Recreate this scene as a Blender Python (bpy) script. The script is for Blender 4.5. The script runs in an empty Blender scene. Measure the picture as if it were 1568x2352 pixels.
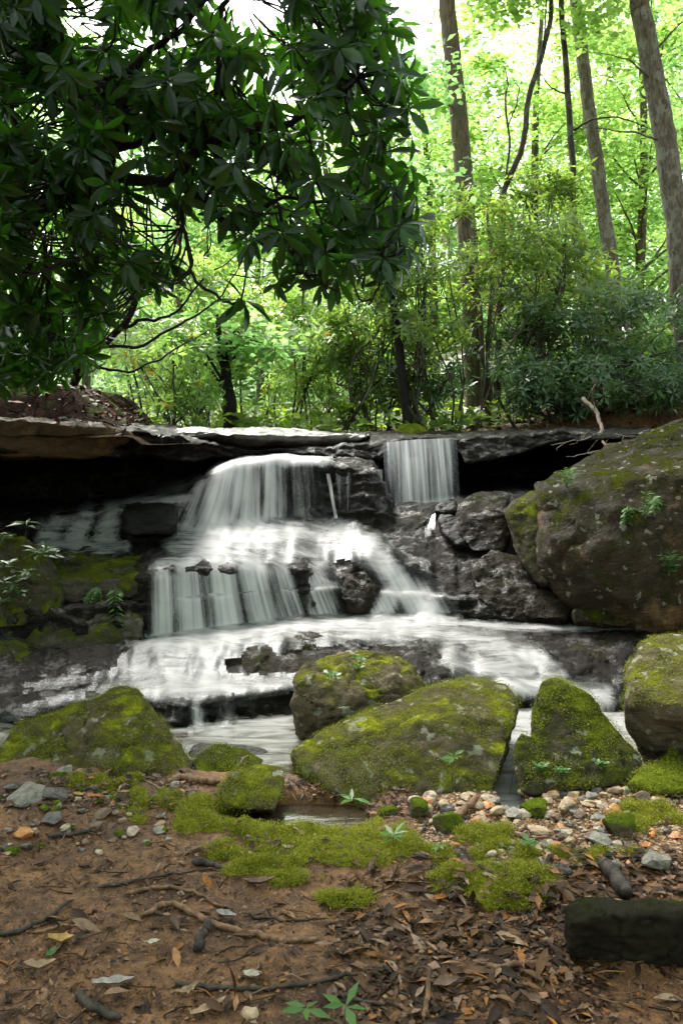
import bpy, bmesh, math, random
import numpy as np
from mathutils import Vector

SC = bpy.context.scene
COL = SC.collection
RNG = np.random.default_rng(7)
random.seed(7)

# ------------------------------------------------------------------ camera, sky, sun, exposure
CAM_H, FOC, CU, CV = 1.3, 1829.0, 784.0, 1000.0
cam_d = bpy.data.cameras.new("camera")
cam = bpy.data.objects.new("camera", cam_d)
COL.objects.link(cam)
cam.location = (0, 0, CAM_H)
cam.rotation_euler = (math.radians(90), 0, 0)
cam_d.lens = 28.0
cam_d.sensor_width = 36.0
cam_d.shift_y = -176.0 / 2352.0
cam_d.clip_end = 600
cam_d.clip_start = 0.05
SC.camera = cam

SUN_EL, SUN_AZ = math.radians(52), math.radians(-24)      # azimuth from +Y, towards -X
world = bpy.data.worlds.new("World")
SC.world = world
world.use_nodes = True
wn = world.node_tree
bg = wn.nodes["Background"]
sky = wn.nodes.new("ShaderNodeTexSky")
sky.sky_type = 'NISHITA'
sky.sun_disc = False
sky.sun_elevation = SUN_EL
sky.sun_rotation = SUN_AZ
sky.air_density = 1.0
sky.dust_density = 4.0
hsv = wn.nodes.new("ShaderNodeHueSaturation")
hsv.inputs["Saturation"].default_value = 0.35
wn.links.new(sky.outputs[0], hsv.inputs["Color"])
wn.links.new(hsv.outputs[0], bg.inputs["Color"])
bg.inputs["Strength"].default_value = 0.15

sun_d = bpy.data.lights.new("sun", 'SUN')
sun_d.energy = 1.8
sun_d.angle = math.radians(18)
sun_d.color = (1.0, 0.96, 0.88)
sun = bpy.data.objects.new("sun", sun_d)
COL.objects.link(sun)
sd = Vector((math.sin(SUN_AZ) * math.cos(SUN_EL), math.cos(SUN_AZ) * math.cos(SUN_EL), math.sin(SUN_EL)))
sun.rotation_euler = sd.to_track_quat('Z', 'Y').to_euler()
sun.location = (-6, 12, 20)

SC.view_settings.view_transform = 'Standard'
SC.view_settings.look = 'None'
SC.view_settings.gamma = 1.0
SC.view_settings.exposure = 2.22
SC.cycles.max_bounces = 8
SC.cycles.transparent_max_bounces = 24
SC.cycles.transmission_bounces = 4
SC.cycles.diffuse_bounces = 3
SC.cycles.glossy_bounces = 3
SC.cycles.caustics_reflective = False
SC.cycles.caustics_refractive = False

# ------------------------------------------------------------------ helpers
def P(u, v, Y):
    """photo position (u, v) at depth Y -> world point"""
    u, v, Y = np.asarray(u, float), np.asarray(v, float), np.asarray(Y, float)
    return np.stack(np.broadcast_arrays((u - CU) / FOC * Y, Y, CAM_H - (v - CV) / FOC * Y), -1)

_perm = np.random.default_rng(3).permutation(256)
_perm = np.concatenate([_perm, _perm, _perm])
_grad = np.random.default_rng(4).normal(size=(256, 3))
_grad /= np.linalg.norm(_grad, axis=1)[:, None]

def noise3(p):
    p = np.asarray(p, float)
    i = np.floor(p).astype(int)
    f = p - i
    i &= 255
    w = f * f * f * (f * (f * 6 - 15) + 10)
    r = 0
    for dx in (0, 1):
        wx = w[..., 0] if dx else 1 - w[..., 0]
        for dy in (0, 1):
            wy = w[..., 1] if dy else 1 - w[..., 1]
            for dz in (0, 1):
                wz = w[..., 2] if dz else 1 - w[..., 2]
                h = _perm[_perm[_perm[(i[..., 0] + dx) & 255] + ((i[..., 1] + dy) & 255)] + ((i[..., 2] + dz) & 255)] & 255
                g = _grad[h]
                d = g[..., 0] * (f[..., 0] - dx) + g[..., 1] * (f[..., 1] - dy) + g[..., 2] * (f[..., 2] - dz)
                r = r + wx * wy * wz * d
    return r * 1.5

def fbm(p, octs=4, gain=0.5):
    p = np.asarray(p, float)
    r, a = 0, 1.0
    for k in range(octs):
        r = r + a * noise3(p * 2 ** k + 17.3 * k)
        a *= gain
    return r

def smooth(e0, e1, x):
    t = np.clip((x - e0) / (e1 - e0), 0, 1)
    return t * t * (3 - 2 * t)

def mk_mesh(name, verts, faces, mat=None, shade=True):
    """faces: an (M,k) int array or a list of such arrays"""
    if not isinstance(faces, list):
        faces = [faces]
    me = bpy.data.meshes.new(name)
    verts = np.ascontiguousarray(verts, dtype=np.float32)
    me.vertices.add(len(verts))
    me.vertices.foreach_set("co", verts.ravel())
    idx = np.concatenate([np.asarray(f).ravel() for f in faces]).astype(np.int32)
    tot = np.concatenate([np.full(len(f), np.asarray(f).shape[1]) for f in faces]).astype(np.int32)
    st = np.concatenate([[0], np.cumsum(tot)[:-1]]).astype(np.int32)
    me.loops.add(len(idx))
    me.loops.foreach_set("vertex_index", idx)
    me.polygons.add(len(tot))
    me.polygons.foreach_set("loop_start", st)
    me.polygons.foreach_set("loop_total", tot)
    if shade:
        me.polygons.foreach_set("use_smooth", np.ones(len(tot), bool))
    me.update(calc_edges=True)
    if mat:
        me.materials.append(mat)
    return me

def link(name, me, parent=None, loc=None):
    o = bpy.data.objects.new(name, me)
    COL.objects.link(o)
    if parent is not None:
        o.parent = parent
    if loc is not None:
        o.location = tuple(float(c) for c in loc)
    return o

def tag(o, label=None, cat=None, group=None, kind=None):
    if label: o["label"] = label
    if cat: o["category"] = cat
    if group: o["group"] = group
    if kind: o["kind"] = kind
    return o

def empty(name, loc):
    return link(name, None, loc=loc)

def mean_base(v):
    v = np.asarray(v)
    return np.array([(v[:, 0].min() + v[:, 0].max()) / 2, (v[:, 1].min() + v[:, 1].max()) / 2, v[:, 2].min()])

def placed(name, verts, faces, mat, shade=True):
    """a one-mesh thing whose origin sits at its base"""
    b = mean_base(verts)
    return link(name, mk_mesh(name, np.asarray(verts) - b, faces, mat, shade), loc=b)

class MB:
    """collects pieces of one mesh"""
    def __init__(s):
        s.v, s.q, s.t, s.n = [], [], [], 0
    def add(s, v, f):
        v = np.asarray(v, float)
        for a in (f if isinstance(f, list) else [f]):
            a = np.asarray(a)
            if len(a):
                (s.q if a.shape[1] == 4 else s.t).append(a + s.n)
        s.v.append(v); s.n += len(v)
    def arrays(s):
        fs = []
        if s.q: fs.append(np.concatenate(s.q))
        if s.t: fs.append(np.concatenate(s.t))
        return np.concatenate(s.v), fs
    def tube(s, pts, rad, sides=8, cap=True, lump=0.0):
        pts = np.asarray(pts, float)
        rad = np.broadcast_to(np.asarray(rad, float), (len(pts),))
        tan = np.gradient(pts, axis=0)
        tan /= np.linalg.norm(tan, axis=1)[:, None] + 1e-9
        ref = np.array([0.31, 0.93, 0.17])
        rings = []
        a = np.linspace(0, 2 * np.pi, sides, endpoint=False)
        for p, t, r in zip(pts, tan, rad):
            x = np.cross(t, ref); x /= np.linalg.norm(x) + 1e-9
            y = np.cross(t, x)
            rr = r * (1 + (lump * RNG.normal(size=sides) if lump else 0))
            rings.append(p + (np.cos(a) * rr)[:, None] * x + (np.sin(a) * rr)[:, None] * y)
        v = np.concatenate(rings)
        n = len(pts)
        i = np.arange(n - 1)[:, None] * sides
        j = np.arange(sides)[None]
        q = np.stack([i + j, i + (j + 1) % sides, i + sides + (j + 1) % sides, i + sides + j], -1).reshape(-1, 4)
        if cap:
            v = np.concatenate([v, pts[:1], pts[-1:]])
            j = np.arange(sides)
            t0 = np.stack([np.full(sides, n * sides), (j + 1) % sides, j], -1)
            t1 = np.stack([np.full(sides, n * sides + 1), (n - 1) * sides + j, (n - 1) * sides + (j + 1) % sides], -1)
            s.add(v, [q, np.concatenate([t0, t1])])
        else:
            s.add(v, q)

def curve(pts, n=24, wob=0.0, seed=0):
    """smooth resample (Catmull-Rom) of control points, with optional wobble"""
    pts = np.asarray(pts, float)
    m = len(pts)
    ext = np.concatenate([[2 * pts[0] - pts[1]], pts, [2 * pts[-1] - pts[-2]]])
    t = np.linspace(0, m - 1 - 1e-6, n)
    k = t.astype(int); f = (t - k)[:, None]
    p0, p1, p2, p3 = ext[k], ext[k + 1], ext[k + 2], ext[k + 3]
    c = 0.5 * (2 * p1 + (p2 - p0) * f + (2 * p0 - 5 * p1 + 4 * p2 - p3) * f ** 2 + (3 * p1 - p0 - 3 * p2 + p3) * f ** 3)
    if wob:
        c = c + wob * np.stack([fbm(np.stack([t * 1.7, t * 0 + seed * 3.1 + a * 9, t * 0], -1), 3) for a in range(3)], -1)
    return c

# ------------------------------------------------------------------ node helpers
class NT:
    def __init__(s, name):
        s.m = bpy.data.materials.new(name)
        s.m.use_nodes = True
        s.t = s.m.node_tree
        s.t.nodes.clear()
        s.out = s.t.nodes.new("ShaderNodeOutputMaterial")
    def n(s, typ, ins=None, **kw):
        nd = s.t.nodes.new("ShaderNode" + typ)
        for k, v in kw.items():
            setattr(nd, k, v)
        for k, v in (ins or {}).items():
            sock = nd.inputs[k]
            if hasattr(v, "is_output") or isinstance(v, bpy.types.NodeSocket):
                s.t.links.new(v, sock)
            else:
                if isinstance(v, tuple) and sock.type == 'RGBA' and len(v) == 3:
                    v = v + (1,)
                sock.default_value = v
        return nd
    def math(s, op, a, b=None, c=None, clamp=False):
        ins = {0: a}
        if b is not None: ins[1] = b
        if c is not None: ins[2] = c
        return s.n("Math", ins, operation=op, use_clamp=clamp).outputs[0]
    def noise(s, vec, scale, detail=5, rough=0.6, dist=0.0):
        return s.n("TexNoise", {"Vector": vec, "Scale": scale, "Detail": detail, "Roughness": rough, "Distortion": dist}).outputs[0]
    def scale(s, vec, xyz):
        return s.n("VectorMath", {0: vec, 1: xyz}, operation='MULTIPLY').outputs[0]
    def sstep(s, x, a, b):
        return s.n("MapRange", {"Value": x, "From Min": a, "From Max": b}, interpolation_type='SMOOTHSTEP').outputs[0]
    def ramp(s, x, stops):
        nd = s.n("ValToRGB", {0: x})
        el = nd.color_ramp.elements
        while len(el) < len(stops):
            el.new(0.5)
        for e, (p, c) in zip(el, stops):
            e.position = p
            e.color = c + (1,)
        return nd.outputs[0]
    def mix(s, f, a, b):
        return s.n("Mix", {0: f, 6: a, 7: b}, data_type='RGBA').outputs[2]
    def bump(s, h, strength=0.5, dist=0.01, normal=None):
        ins = {"Height": h, "Strength": strength, "Distance": dist}
        if normal is not None: ins["Normal"] = normal
        return s.n("Bump", ins).outputs[0]
    def surf(s, sh):
        s.t.links.new(sh, s.out.inputs[0])
        return s.m

def rock_mat(name, dark, light, moss=0.0, mossy=(0.10, 0.15, 0.012), moss_dark=(0.012, 0.022, 0.004), lichen=0.0, wet=0.6, rough=0.75,
             warm=None, bumpd=0.012, up=0.55, glint=0.0):
    k = NT(name)
    geo = k.n("NewGeometry")
    pos = geo.outputs["Position"]
    nz = k.n("SeparateXYZ", {0: geo.outputs["Normal"]}).outputs[2]
    big = k.noise(pos, 2.3, 5, .6, .4)
    mid = k.noise(pos, 11, 8, .68, .3)
    fine = k.noise(pos, 70, 5, .7)
    strat = k.noise(k.scale(k.n('VectorRotate', {'Vector': pos, 'Angle': .22}, rotation_type='Y_AXIS').outputs[0], (4, 4, 17)), 1.6, 7, .66, 1.1)
    tone = k.math('ADD', k.math('MULTIPLY', mid, .6), k.math('MULTIPLY', strat, .4))
    col = k.ramp(tone, [(.3, dark), (.62, light)])
    if warm:
        col = k.mix(k.sstep(k.math('ADD', k.math('MULTIPLY', big, .6), k.math('MULTIPLY', mid, .4)), .5, .68), col, warm)
    col = k.mix(k.math('MULTIPLY', k.sstep(fine, .52, .75), .5), col, tuple(c * .35 for c in dark))
    h = k.math('ADD', k.math('MULTIPLY', mid, .75), k.math('MULTIPLY', strat, .7))
    h = k.math('ADD', h, k.math('MULTIPLY', fine, .22))
    rg = k.math('ADD', rough, k.math('MULTIPLY', k.math('SUBTRACT', mid, .5), .5), clamp=True)
    if lichen > 0:
        ln = k.noise(pos, 17, 2, .5, .0)
        ln2 = k.noise(pos, 45, 3, .6)
        lm = k.sstep(k.math('ADD', ln, k.math('MULTIPLY', ln2, .18)), .80 - lichen, .88 - lichen)
        col = k.mix(k.math('MULTIPLY', lm, .55), col, (.26, .27, .20))
    if moss > -1:
        mn = k.noise(pos, 6.5, 9, .72, .3)
        mf = k.noise(pos, 130, 3, .65)
        s = k.math('ADD', k.math('MULTIPLY', nz, up), k.math('MULTIPLY', k.math('SUBTRACT', mn, .5), 2.6))
        s = k.math('ADD', s, k.math('MULTIPLY', k.math('SUBTRACT', fine, .5), .9))
        mm = k.sstep(s, .30 - moss, 1.0 - moss)
        if lichen > 0:
            mm = k.math('MULTIPLY', mm, k.math('SUBTRACT', 1.0, k.math('MULTIPLY', lm, .85)))
        mcolf = k.math('ADD', k.math('MULTIPLY', k.noise(pos, 6.5, 6, .7, .6), .72), k.math('MULTIPLY', mf, .33))
        mc = k.ramp(mcolf, [(.36, tuple(.6 * c for c in moss_dark)), (.47, tuple(.75 * a + .25 * b for a, b in zip(moss_dark, mossy))), (.57, tuple(.45 * a + .55 * b for a, b in zip(moss_dark, mossy))), (.68, tuple(1.15 * c for c in mossy))])
        col = k.mix(mm, col, mc)
        rg = k.math('MAXIMUM', rg, k.math('MULTIPLY', mm, .95))
        h = k.math('ADD', h, k.math('MULTIPLY', mm, k.math('ADD', .25, k.math('MULTIPLY', mf, .9))))
        sp = k.math('MULTIPLY', k.math('SUBTRACT', 1.0, mm), wet)
    else:
        sp = wet
    if glint > 0:
        gm = k.math('MULTIPLY', k.sstep(k.noise(k.scale(pos, (1, 1, 1.7)), 6, 7, .7, .5), .50, .62), glint)
        sp = k.math('ADD', sp, k.math('MULTIPLY', gm, .55))
        rg = k.math('SUBTRACT', rg, k.math('MULTIPLY', gm, .30), clamp=True)
    bs = k.n("BsdfPrincipled", {"Base Color": col, "Roughness": rg, "Specular IOR Level": sp, "Normal": k.bump(h, 1.0, bumpd)})
    return k.surf(bs.outputs[0])

def leaf_mat(name, c0, c1, trans, tf=0.35, rough=0.35, spec=0.5, odd=None, oddp=0.03):
    k = NT(name)
    geo = k.n("NewGeometry")
    r = geo.outputs["Random Per Island"]
    col = k.mix(r, c0, c1)
    tr = k.mix(r, tuple(t * .75 for t in trans), trans)
    if odd:
        f = k.math('LESS_THAN', k.math('FRACT', k.math('MULTIPLY', r, 37.7)), oddp)
        col = k.mix(f, col, odd)
        tr = k.mix(f, tr, odd)
    pr = k.n("BsdfPrincipled", {"Base Color": col, "Roughness": rough, "Specular IOR Level": spec})
    tl = k.n("BsdfTranslucent", {"Color": tr})
    mx = k.n("MixShader", {0: tf, 1: pr.outputs[0], 2: tl.outputs[0]})
    return k.surf(mx.outputs[0])

def bark_mat(name, dark, light, patch=None, moss=None, rough=.85):
    k = NT(name)
    pos = k.n("NewGeometry").outputs["Position"]
    a = k.noise(k.scale(pos, (1, 1, .22)), 38, 6, .65, .3)
    b = k.noise(pos, 4.5, 5, .6, .4)
    col = k.ramp(a, [(.35, dark), (.62, light)])
    if patch:
        c = k.noise(k.scale(pos, (1, 1, .6)), 9, 5, .65)
        col = k.mix(k.math('MULTIPLY', k.sstep(c, .52, .60), .8), col, patch)
    if moss:
        col = k.mix(k.sstep(b, .5, .7), col, moss)
    bs = k.n("BsdfPrincipled", {"Base Color": col, "Roughness": rough, "Specular IOR Level": .3, "Normal": k.bump(a, .8, .012)})
    return k.surf(bs.outputs[0])

def island_mat(name, stops, rough=.6, spec=.4, tf=0.0):
    """every loose piece its own tone"""
    k = NT(name)
    geo = k.n("NewGeometry")
    pos = geo.outputs["Position"]
    nz = k.noise(pos, 60, 3, .6)
    col = k.ramp(geo.outputs["Random Per Island"], stops)
    col = k.mix(k.math('MULTIPLY', k.sstep(nz, .4, .7), .5), col, (.03, .02, .012))
    bs = k.n("BsdfPrincipled", {"Base Color": col, "Roughness": rough, "Specular IOR Level": spec})
    return k.surf(bs.outputs[0])

M = {}
M['bedrock'] = rock_mat("wet_bedrock", (.0018, .0016, .0014), (.015, .012, .009), moss=-.42, mossy=(.05, .055, .01), wet=.06, rough=.50, bumpd=.03, up=.3, glint=.8)
M['wetrock'] = rock_mat("wet_boulder", (.0028, .0023, .0018), (.030, .022, .014), moss=-.08, mossy=(.05, .055, .010), wet=.06, rough=.5, bumpd=.028, glint=.9)
M['darkrock'] = rock_mat("dark_wet_boulder", (.002, .002, .002), (.014, .013, .012), moss=-.7, wet=.15, rough=.34, bumpd=.018)
M['moss'] = rock_mat("mossy_boulder", (.020, .016, .010), (.135, .105, .068), moss=.16, mossy=(.27, .29, .02), moss_dark=(.014, .018, .003), lichen=.12, wet=.08, rough=.8, bumpd=.02)
M['mossdark'] = rock_mat("dark_mossy_boulder", (.012, .010, .006), (.065, .048, .028), moss=.34, mossy=(.11, .13, .012), moss_dark=(.008, .012, .003), lichen=.07, wet=.3, rough=.8)
M['mossbright'] = rock_mat("bright_moss_boulder", (.03, .022, .012), (.12, .09, .05), moss=.75, mossy=(.17, .21, .018), moss_dark=(.03, .04, .006), wet=.2, rough=.85)
M['brownrock'] = rock_mat("brown_cliff_boulder", (.009, .0065, .004), (.055, .037, .020), moss=.26, mossy=(.07, .08, .009), moss_dark=(.010, .013, .003), lichen=.085, wet=.2, rough=.65,
                          warm=(.17, .095, .042), bumpd=.03, up=.5)
M['slabrock'] = rock_mat("ochre_overhang_rock", (.014, .010, .005), (.08, .05, .02), moss=.06, mossy=(.055, .065, .008), wet=.3, rough=.7, warm=(.15, .085, .022), bumpd=.02)
M['block'] = rock_mat("near_dark_stone", (.006, .005, .004), (.022, .019, .013), moss=.0, mossy=(.04, .05, .012), wet=.05, rough=.8, bumpd=.006)

# ------------------------------------------------------------------ terrain height
def ground_z(x, y):
    x, y = np.asarray(x, float), np.asarray(y, float)
    p = np.stack(np.broadcast_arrays(x, y, x * 0), -1)
    near = 0.022 * fbm(p * 2.2, 3) + 0.010 * fbm(p * 9 + 5, 3) + 0.004 * fbm(p * 38, 2)
    near = near + 0.05 * smooth(-.4, -1.3, x) * smooth(1.6, 2.6, y)
    near = near - 0.13 * np.exp(-(((x + .15) / .26) ** 4 + ((y - 2.81) / .12) ** 4))
    chan = smooth(3.08, 3.4, y + .34 * np.exp(-((x - .615) / .06) ** 4))
    bankx = np.abs(x) - (2.1 + .22 * (y - 3))
    bank = smooth(0, 1.2, bankx)
    mid = -.42 + bank * (1.65 + .3 * fbm(p * .5, 3))
    slope = np.where(x > 0, .13, .07)
    hill = 1.22 + np.clip(y - 8.4, 0, 40) * (.055 + .075 * smooth(.5, 4, x)) + .16 * np.clip(x - 1.2, 0, 12) + .06 * np.clip(-x - 2, 0, 15) \
        + .10 * fbm(p * .7, 4) * smooth(8, 10, y)
    far = smooth(8.1, 8.9, y)
    z = near * (1 - chan) + mid * chan
    return z * (1 - far) + hill * far

def gpt(u, v):
    """point on the near ground seen at (u, v)"""
    Y = CAM_H * FOC / (v - CV)
    for _ in range(6):
        x = (u - CU) / FOC * Y
        z = float(ground_z(x, Y))
        Y = (CAM_H - z) * FOC / (v - CV)
    return np.array([(u - CU) / FOC * Y, Y, float(ground_z((u - CU) / FOC * Y, Y))])

def graded(lo, a, b, hi, fine, grow=1.18):
    mid = list(np.arange(a, b, fine))
    s, x, up = fine, b, []
    while x < hi:
        up.append(x); s *= grow; x += s
    up.append(hi)
    s, x, dn = fine, a, []
    while x > lo:
        s *= grow; x -= s; dn.append(max(x, lo))
    return np.array(sorted(set(dn)) + mid + up)

def grid_faces(nr, nc):
    i = np.arange(nr - 1)[:, None] * nc
    j = np.arange(nc - 1)[None]
    return np.stack([i + j, i + j + 1, i + nc + j + 1, i + nc + j], -1).reshape(-1, 4)

def build_ground():
    xs = graded(-140, -1.5, 1.5, 140, .012)
    ys = graded(-60, 1.5, 3.35, 260, .012)
    X, Y = np.meshgrid(xs, ys)
    Z = ground_z(X, Y)
    v = np.stack([X, Y, Z], -1).reshape(-1, 3)
    k = NT("forest_soil")
    geo = k.n("NewGeometry")
    pos = geo.outputs["Position"]
    a = k.noise(pos, 3.2, 6, .62, .5)
    b = k.noise(pos, 26, 7, .68, .4)
    c = k.noise(pos, 150, 4, .7)
    t = k.math('ADD', k.math('MULTIPLY', a, .45), k.math('MULTIPLY', b, .55))
    col = k.ramp(t, [(.34, (.022, .009, .0035)), (.48, (.105, .044, .015)), (.62, (.27, .128, .046))])
    col = k.mix(k.sstep(c, .55, .72), col, (.26, .155, .07))
    col = k.mix(k.sstep(k.math('SUBTRACT', 1.0, c), .55, .72), col, (.015, .009, .005))
    sep = k.n("SeparateXYZ", {0: pos})
    far = k.sstep(sep.outputs[1], 9.5, 12)
    col = k.mix(k.math('MULTIPLY', far, k.sstep(a, .3, .6)), col, (.035, .07, .012))
    h = k.math('ADD', k.math('MULTIPLY', b, .8), k.math('MULTIPLY', c, .5))
    bs = k.n("BsdfPrincipled", {"Base Color": col, "Roughness": .62, "Specular IOR Level": .4, "Normal": k.bump(h, 1.0, .02)})
    o = link("ground", mk_mesh("ground", v, grid_faces(len(ys), len(xs)), k.surf(bs.outputs[0])))
    tag(o, kind="structure")

build_ground()

# ------------------------------------------------------------------ bedrock: one lofted sheet through the ledges, front to back
ROWS = [
 [(-400, 1900, 2.95), (1950, 1900, 2.95)],
 [(-400, 1680, 3.7), (300, 1682, 3.7), (430, 1692, 3.7), (680, 1645, 3.9), (980, 1645, 3.95), (1180, 1655, 3.95), (1420, 1672, 3.9), (1950, 1672, 3.9)],
 [(-400, 1630, 3.75), (0, 1632, 3.75), (300, 1606, 3.85), (360, 1612, 3.8), (430, 1622, 3.75), (540, 1602, 3.85), (680, 1580, 4.0), (800, 1576, 4.02), (980, 1572, 4.04), (1100, 1578, 4.03), (1200, 1596, 4.0), (1300, 1604, 3.98), (1420, 1625, 3.95), (1950, 1625, 3.95)],
 [(-400, 1572, 4.08), (0, 1572, 4.08), (280, 1564, 4.10), (430, 1566, 4.08), (540, 1568, 4.1), (680, 1562, 4.12), (820, 1550, 4.15), (1000, 1552, 4.15), (1180, 1560, 4.13), (1280, 1560, 4.13), (1340, 1572, 4.1), (1420, 1600, 4.03), (1950, 1600, 4.03)],
 [(-400, 1502, 4.34), (0, 1502, 4.34), (240, 1494, 4.38), (300, 1488, 4.4), (350, 1484, 4.42), (520, 1482, 4.44), (640, 1468, 4.5), (770, 1478, 4.48), (900, 1500, 4.4), (1060, 1494, 4.42), (1200, 1498, 4.4), (1260, 1502, 4.38), (1340, 1515, 4.34), (1450, 1500, 4.38), (1950, 1500, 4.38)],
 [(-400, 1490, 4.5), (0, 1490, 4.5), (200, 1486, 4.52), (345, 1474, 4.58), (480, 1452, 4.75), (640, 1434, 4.95), (760, 1424, 5.04), (900, 1426, 5.0), (1020, 1422, 5.02), (1200, 1436, 4.92), (1450, 1438, 4.93), (1950, 1438, 4.93)],
 [(-400, 1400, 4.58), (0, 1400, 4.58), (200, 1398, 4.62), (260, 1394, 4.62), (345, 1390, 4.63), (480, 1378, 4.8), (640, 1365, 5.0), (760, 1360, 5.1), (900, 1372, 5.1), (1020, 1376, 5.1), (1200, 1385, 5.0), (1950, 1385, 5.0)],
 [(-400, 1388, 4.76), (0, 1388, 4.76), (200, 1386, 4.76), (300, 1384, 4.70), (345, 1382, 4.65), (480, 1368, 4.82), (640, 1355, 5.02), (760, 1350, 5.13), (900, 1360, 5.16), (1020, 1366, 5.16), (1200, 1376, 5.06), (1950, 1376, 5.06)],
 [(-400, 1330, 4.85), (0, 1330, 4.85), (130, 1326, 4.85), (300, 1322, 4.82), (345, 1314, 4.75), (380, 1306, 4.75), (480, 1302, 4.87), (640, 1298, 5.1), (690, 1300, 5.15), (720, 1308, 5.2), (780, 1300, 5.25), (860, 1275, 5.35), (950, 1300, 5.32), (1020, 1325, 5.3), (1200, 1340, 5.2), (1950, 1340, 5.2)],
 [(-400, 1262, 5.5), (0, 1262, 5.5), (130, 1256, 5.5), (280, 1256, 5.5), (400, 1242, 5.55), (470, 1235, 5.6), (560, 1220, 5.72), (650, 1206, 5.85), (760, 1202, 5.95), (820, 1212, 5.9), (900, 1222, 5.85), (1000, 1226, 5.8), (1160, 1232, 5.75), (1950, 1232, 5.75)],
 [(-400, 1190, 5.8), (90, 1190, 5.8), (200, 1180, 5.8), (280, 1166, 5.8), (390, 1150, 5.8), (425, 1138, 5.82), (455, 1112, 5.88), (500, 1084, 5.95), (540, 1068, 6.02), (580, 1061, 6.06), (650, 1060, 6.12), (740, 1063, 6.12), (760, 1072, 6.12), (860, 1082, 6.1), (880, 1120, 6.1), (905, 1172, 6.1), (1000, 1162, 6.15), (1050, 1152, 6.2), (1160, 1142, 6.2), (1300, 1132, 6.2), (1950, 1132, 6.2)],
 [(-400, 1182, 6.2), (0, 1182, 6.2), (200, 1168, 6.2), (390, 1134, 6.25), (430, 1118, 6.3), (470, 1086, 6.36), (520, 1064, 6.4), (570, 1051, 6.45), (650, 1049, 6.55), (760, 1054, 6.55), (860, 1064, 6.5), (885, 1110, 6.6), (905, 1152, 6.7), (1040, 1142, 6.8), (1160, 1128, 6.8), (1950, 1128, 6.8)],
 [(-400, 1150, 7.1), (300, 1150, 7.1), (400, 1100, 7.0), (475, 1068, 6.7), (560, 1050, 6.6), (650, 1048, 6.65), (760, 1052, 6.7), (860, 1060, 6.8), (900, 1120, 7.5), (1160, 1100, 8.0), (1950, 1100, 8.0)],
 [(-400, 1060, 7.1), (300, 1052, 7.1), (400, 1055, 7.0), (475, 1050, 6.8), (560, 1046, 6.65), (650, 1045, 6.7), (760, 1046, 6.75), (860, 1048, 6.85), (900, 1042, 7.5), (1160, 1050, 8), (1300, 1050, 7.8), (1950, 1050, 7.8)],
 [(-400, 1046, 5.3), (0, 1045, 5.3), (300, 1046, 5.5), (340, 1044, 5.8), (400, 1056, 6.05), (450, 1058, 6.2), (520, 1048, 6.4), (560, 1043, 6.5), (650, 1042, 6.58), (740, 1042, 6.62), (765, 1052, 6.6), (870, 1054, 6.65), (890, 1036, 6.75), (1040, 1032, 6.75), (1075, 1064, 6.6), (1120, 1060, 6.6), (1180, 1045, 6.65), (1250, 1022, 6.7), (1300, 1010, 6.75), (1950, 1010, 6.75)],
 [(-400, 962, 5.3), (0, 964, 5.3), (200, 972, 5.5), (330, 988, 5.75), (450, 1010, 6.15), (520, 1024, 6.38), (560, 1032, 6.5), (640, 1034, 6.6), (740, 1032, 6.65), (770, 1028, 6.68), (880, 1014, 6.8), (960, 1008, 6.8), (1040, 1004, 6.8), (1160, 1000, 6.8), (1300, 994, 6.8), (1950, 994, 6.8)],
 [(-400, 945, 7), (0, 950, 7), (200, 970, 7.5), (330, 979, 8), (480, 983, 8.4), (560, 987, 8.6), (750, 994, 8.8), (1040, 996, 8.8), (1300, 985, 8.6), (1950, 985, 8.6)],
 [(-400, 1010, 9.2), (1950, 1010, 9.4)],
]
SUBS = [6, 8, 10, 12, 14, 16, 18, 8, 14, 26, 26, 14, 12, 14, 24, 14, 22, 6]
US = np.linspace(-400, 1950, 560)

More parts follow.
